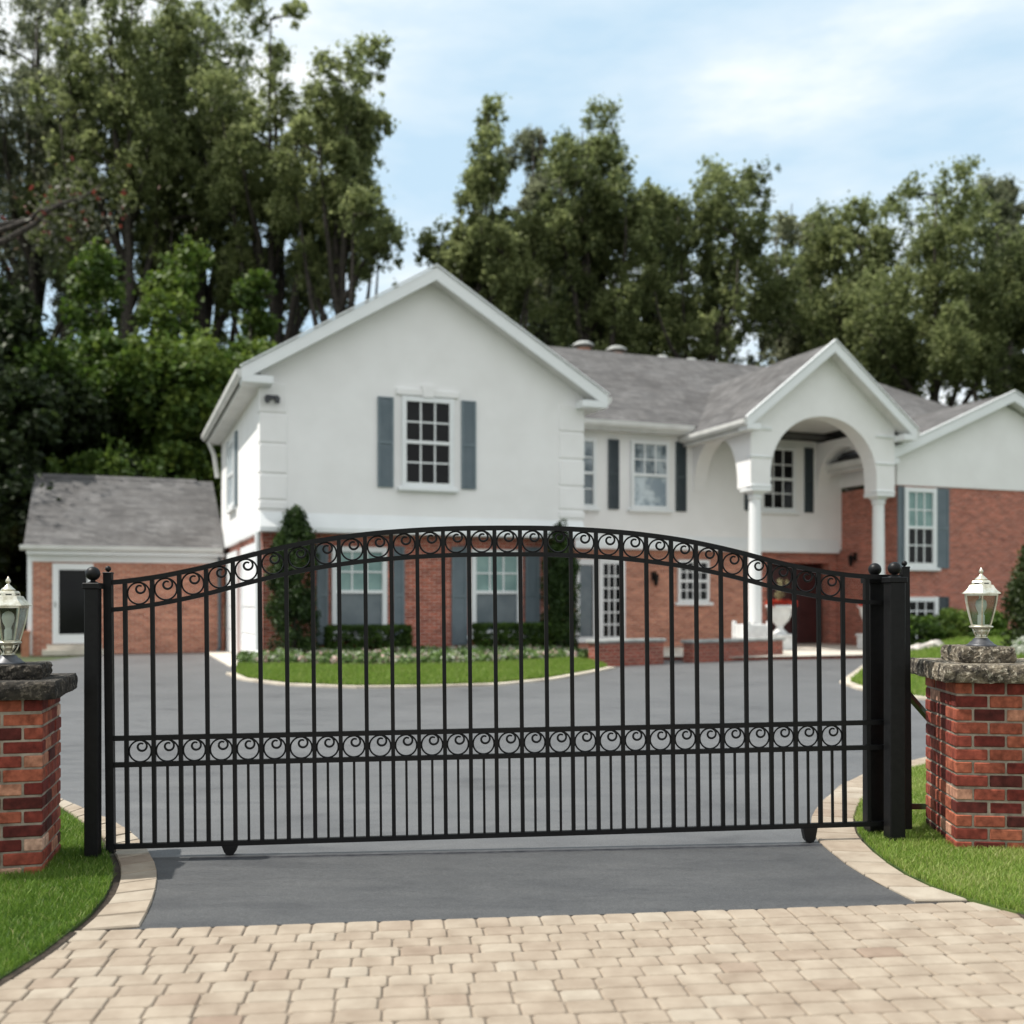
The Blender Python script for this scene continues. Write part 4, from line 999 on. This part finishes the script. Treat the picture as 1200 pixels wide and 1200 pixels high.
# ------------------------------------------------------------------ trees
def tree(name, label, x, y, H, crown_r, seed, style, mat, thin=.5, bark='bark', per=70, lsize=.24, nlimb=8, hbase=.3, group='trees behind the house', dens=1.0, lean=(0,0), z0=0):
    t = thing(name, label, 'tree', (x,y,z0), 0, group); r = np.random.default_rng(seed); rd = random.Random(seed)
    tb = MB(); cl = []
    tr = H*.016+.08
    spine = []; tone = rd.uniform(-.10,.14)
    for k in range(9):
        q = k/8; spine.append(Vector((lean[0]*q*q*H+rd.gauss(0,.012*H)*q, lean[1]*q*q*H+rd.gauss(0,.012*H)*q, H*.86*q)))
    tb.tube([p-Vector((0,0,.3)) if i==0 else p for i,p in enumerate(spine)], [tr*(1-.93*(k/8)**.8)*(1.35 if k==0 else 1) for k in range(9)], 9)
    def on_spine(q):
        q = min(.999,max(0,q))*8; i = int(q); return spine[i].lerp(spine[i+1], q-i)
    def limb(p0, az, reach, ztop, r0, depth):
        end = Vector((p0.x+math.cos(az)*reach, p0.y+math.sin(az)*reach, ztop))
        ctl = p0.lerp(end,.5) + Vector((math.cos(az)*reach*.22, math.sin(az)*reach*.22, -(ztop-p0.z)*(.12 if style=='plume' else .0)+ (0 if style=='plume' else reach*.12)))
        pts = []
        for k in range(8):
            q = k/7; p = p0*(1-q)**2 + ctl*2*q*(1-q) + end*q*q
            p += Vector((rd.gauss(0,1),rd.gauss(0,1),rd.gauss(0,.6)))*reach*.03*(q>0); pts.append(p)
        tb.tube(pts, [r0*(1-.88*k/7) for k in range(8)], 6)
        return pts
    plume = style == 'plume'
    for L in range(nlimb):
        az = 2*math.pi*L/nlimb*2.4+rd.uniform(-.4,.4)
        hq = hbase+(.80-hbase)*(L+.5)/nlimb*.85
        p0 = on_spine(hq)
        if plume:
            f_ = rd.uniform(.25,1.05); reach = crown_r*f_
            zt = max(p0.z+H*.10, H*(1-.30*f_*f_)*rd.uniform(.80,1.0) if L % 3 else H*rd.uniform(.5,.78))
        else:
            reach = crown_r*rd.uniform(.75,1.0)*(1-.5*max(0,hq-.35)); zt = p0.z+reach*rd.uniform(.1,.7)
        pts = limb(p0, az, reach, zt, tr*(.55-.25*hq), 0)
        def lobe(c, rl, n, pr, bright):
            """a rounded leafy lobe: leaf clumps over its upper shell, few inside"""
            for m_ in range(n):
                d = Vector((rd.gauss(0,1),rd.gauss(0,1),rd.gauss(.25,.9))).normalized(); u_ = rd.uniform(.55,1.0)
                g = c+Vector((d.x*rl*u_, d.y*rl*u_, d.z*rl*(1.35 if plume else .8)*u_)); s2 = rl*rd.uniform(.26,.50)
                cl.append((g.x,g.y,g.z,s2,s2,s2*1.1,pr*rd.uniform(.5,1.25),bright+.16*d.z+rd.gauss(0,.10)))  # lighter tint toward each lobe's top, light from above put into the leaves
        for k in range(4):
            p = pts[4+k] if k < 3 else pts[7]
            low = plume and p.z < H*thin
            if rd.random() < (.66 if low else .16): continue
            rl = crown_r*(.27 if plume else .27)*rd.uniform(.75,1.3)*(1.15 if k == 3 else .9)
            c = p+Vector((rd.gauss(0,.12),rd.gauss(0,.12),rd.gauss(0,.08)))*crown_r
            lobe(c, rl, int(22*(.6 if low else 1)), per*dens, .46+rd.gauss(0,.09))
            if rd.random() < .6:
                a2 = az+rd.uniform(-2.2,2.2); r2 = crown_r*rd.uniform(.28,.5)
                e = p+Vector((math.cos(a2)*r2,math.sin(a2)*r2,r2*rd.uniform(-.3,.8)))
                tb.tube([p,p.lerp(e,.5)+Vector((0,0,r2*.08)),e],[tr*.13,tr*.08,tr*.03],4)
                lobe(e, rl*rd.uniform(.55,.85), int(14*(.6 if low else 1)), per*dens, .5+rd.gauss(0,.10))
    for k in range(5):
        p = on_spine(.62+.09*k); lobe(p+Vector((rd.gauss(0,.1)*crown_r,rd.gauss(0,.1)*crown_r,.6)), crown_r*.27*(1.1-.06*k), 18, per*dens, .5)
    if True:                                              # stretch so that the crown really ends at height H
        k_ = H/sorted(c[2]+c[5]*.9 for c in cl)[int(len(cl)*.984) if plume else -1]
        cl = [(c[0],c[1],c[2]*k_)+tuple(c[3:]) for c in cl]; tb.v = [(p[0],p[1],p[2]*k_) for p in tb.v]
    for q in ([] if not plume else range(150)):            # loose sprays that soften the outline
        c = cl[rd.randrange(len(cl))]; sp = crown_r*rd.uniform(.05,.10); o = crown_r*.12
        cl.append((c[0]+rd.gauss(0,o),c[1]+rd.gauss(0,o),c[2]+rd.gauss(0,o),sp,sp,sp*1.3,per*.3,c[7]))
    cl = [c[:7]+(c[7]+tone,) for c in cl]
    V,F,T = leaf_cloud(cl, lsize, r, .3, .62, .28, True)
    npmesh('crown', V, F, M[mat], t, T); tb.build('trunk', M[bark], t, True)
    return t
def at(px, Y): return (px-600)/1220*Y
def ht(py, Y): return 1.36+(705-py)/1220*Y
TALL = [  # px, top py, distance, crown half-width px, material, thin below this share of the height, label
 (35,-50,50,75,'leaf_grey',.36,'tallest loose grey green tree at the upper left corner'),
 (150,-12,47,66,'leaf_tall',.36,'tall green tree with two upright plumes above the dark broad-leaved trees'),
 (240,-8,50,62,'leaf_tall',.36,'tall narrow green tree behind the left half of the wing roof'),
 (318,12,48,60,'leaf_tall',.44,'tall tree with dark forked trunk showing through its thin middle'),
 (402,45,46,58,'leaf_tall',.64,'tall green tree leaning over the left slope of the white gable'),
 (562,116,45,46,'leaf_tall',.60,'tall green tree directly behind the peak of the white gable'),
 (630,152,54,42,'leaf_grey',.45,'grey green tree half hidden right of the gable peak tree'),
 (690,150,46,56,'leaf_tall',.40,'round topped green tree behind the chimney flues'),
 (765,208,52,42,'leaf_tall',.40,'shorter green tree behind the middle of the grey roof'),
 (828,190,47,66,'leaf_tall',.66,'broad green tree standing left of the portico gable'),
 (922,250,52,50,'leaf_grey',.78,'thin grey green tree right above the portico gable'),
 (1000,225,49,52,'leaf_tall',.62,'green tree behind the right slope of the portico roof'),
 (1095,212,46,74,'leaf_tall',.45,'large full green tree above the right wing roof'),
 (1175,200,56,36,'leaf_grey',.6,'grey green tree behind the large full tree at the right'),
 (1240,180,45,50,'leaf_tall',.4,'green tree cut by the right edge of the view'),
]
for k, (px,py,Y,hw_,mt,th_,lb) in enumerate(TALL):
    tree('tall_tree', lb, at(px,Y), Y, ht(py,Y)*.985, hw_/1220*Y*1.36, 100+k, 'plume', mt, th_, 'bark', per=58, lsize=.18, nlimb=15, hbase=.22)
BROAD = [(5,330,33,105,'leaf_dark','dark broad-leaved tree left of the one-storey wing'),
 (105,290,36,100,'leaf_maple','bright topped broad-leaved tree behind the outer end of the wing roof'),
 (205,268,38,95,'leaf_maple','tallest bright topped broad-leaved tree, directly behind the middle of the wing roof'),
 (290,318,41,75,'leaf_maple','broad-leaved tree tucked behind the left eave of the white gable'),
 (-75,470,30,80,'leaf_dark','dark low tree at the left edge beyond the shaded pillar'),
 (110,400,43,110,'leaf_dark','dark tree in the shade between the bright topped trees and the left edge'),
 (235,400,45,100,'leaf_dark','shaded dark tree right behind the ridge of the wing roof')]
for k, (px,py,Y,hw_,mt,lb) in enumerate(BROAD):
    tree('broad_tree', lb, at(px,Y), Y, ht(py,Y), hw_/1220*Y*1.22, 200+k, 'broad', mt, per=66, lsize=.25, nlimb=22, hbase=.08, group='broad-leaved trees beyond the wing')
tree('red_flecked_tree', 'sparse grey brown tree flecked with red leaves at the left edge', at(-80,31), 31, ht(75,31), 5.6, 301, 'broad', 'leaf_red', per=2.6, lsize=.2, nlimb=7, hbase=.72, group=None)
UND = [(650,370,60,80),(755,375,62,70),(1060,410,58,80),(1170,390,60,90)]
UL = ['low dark tree behind the left end of the grey ridge','low dark tree behind the middle of the grey ridge','low dark tree between the portico gable and the right wing','low dark tree behind the peak of the right wing']
for k, (px,py,Y,hw_) in enumerate(UND):
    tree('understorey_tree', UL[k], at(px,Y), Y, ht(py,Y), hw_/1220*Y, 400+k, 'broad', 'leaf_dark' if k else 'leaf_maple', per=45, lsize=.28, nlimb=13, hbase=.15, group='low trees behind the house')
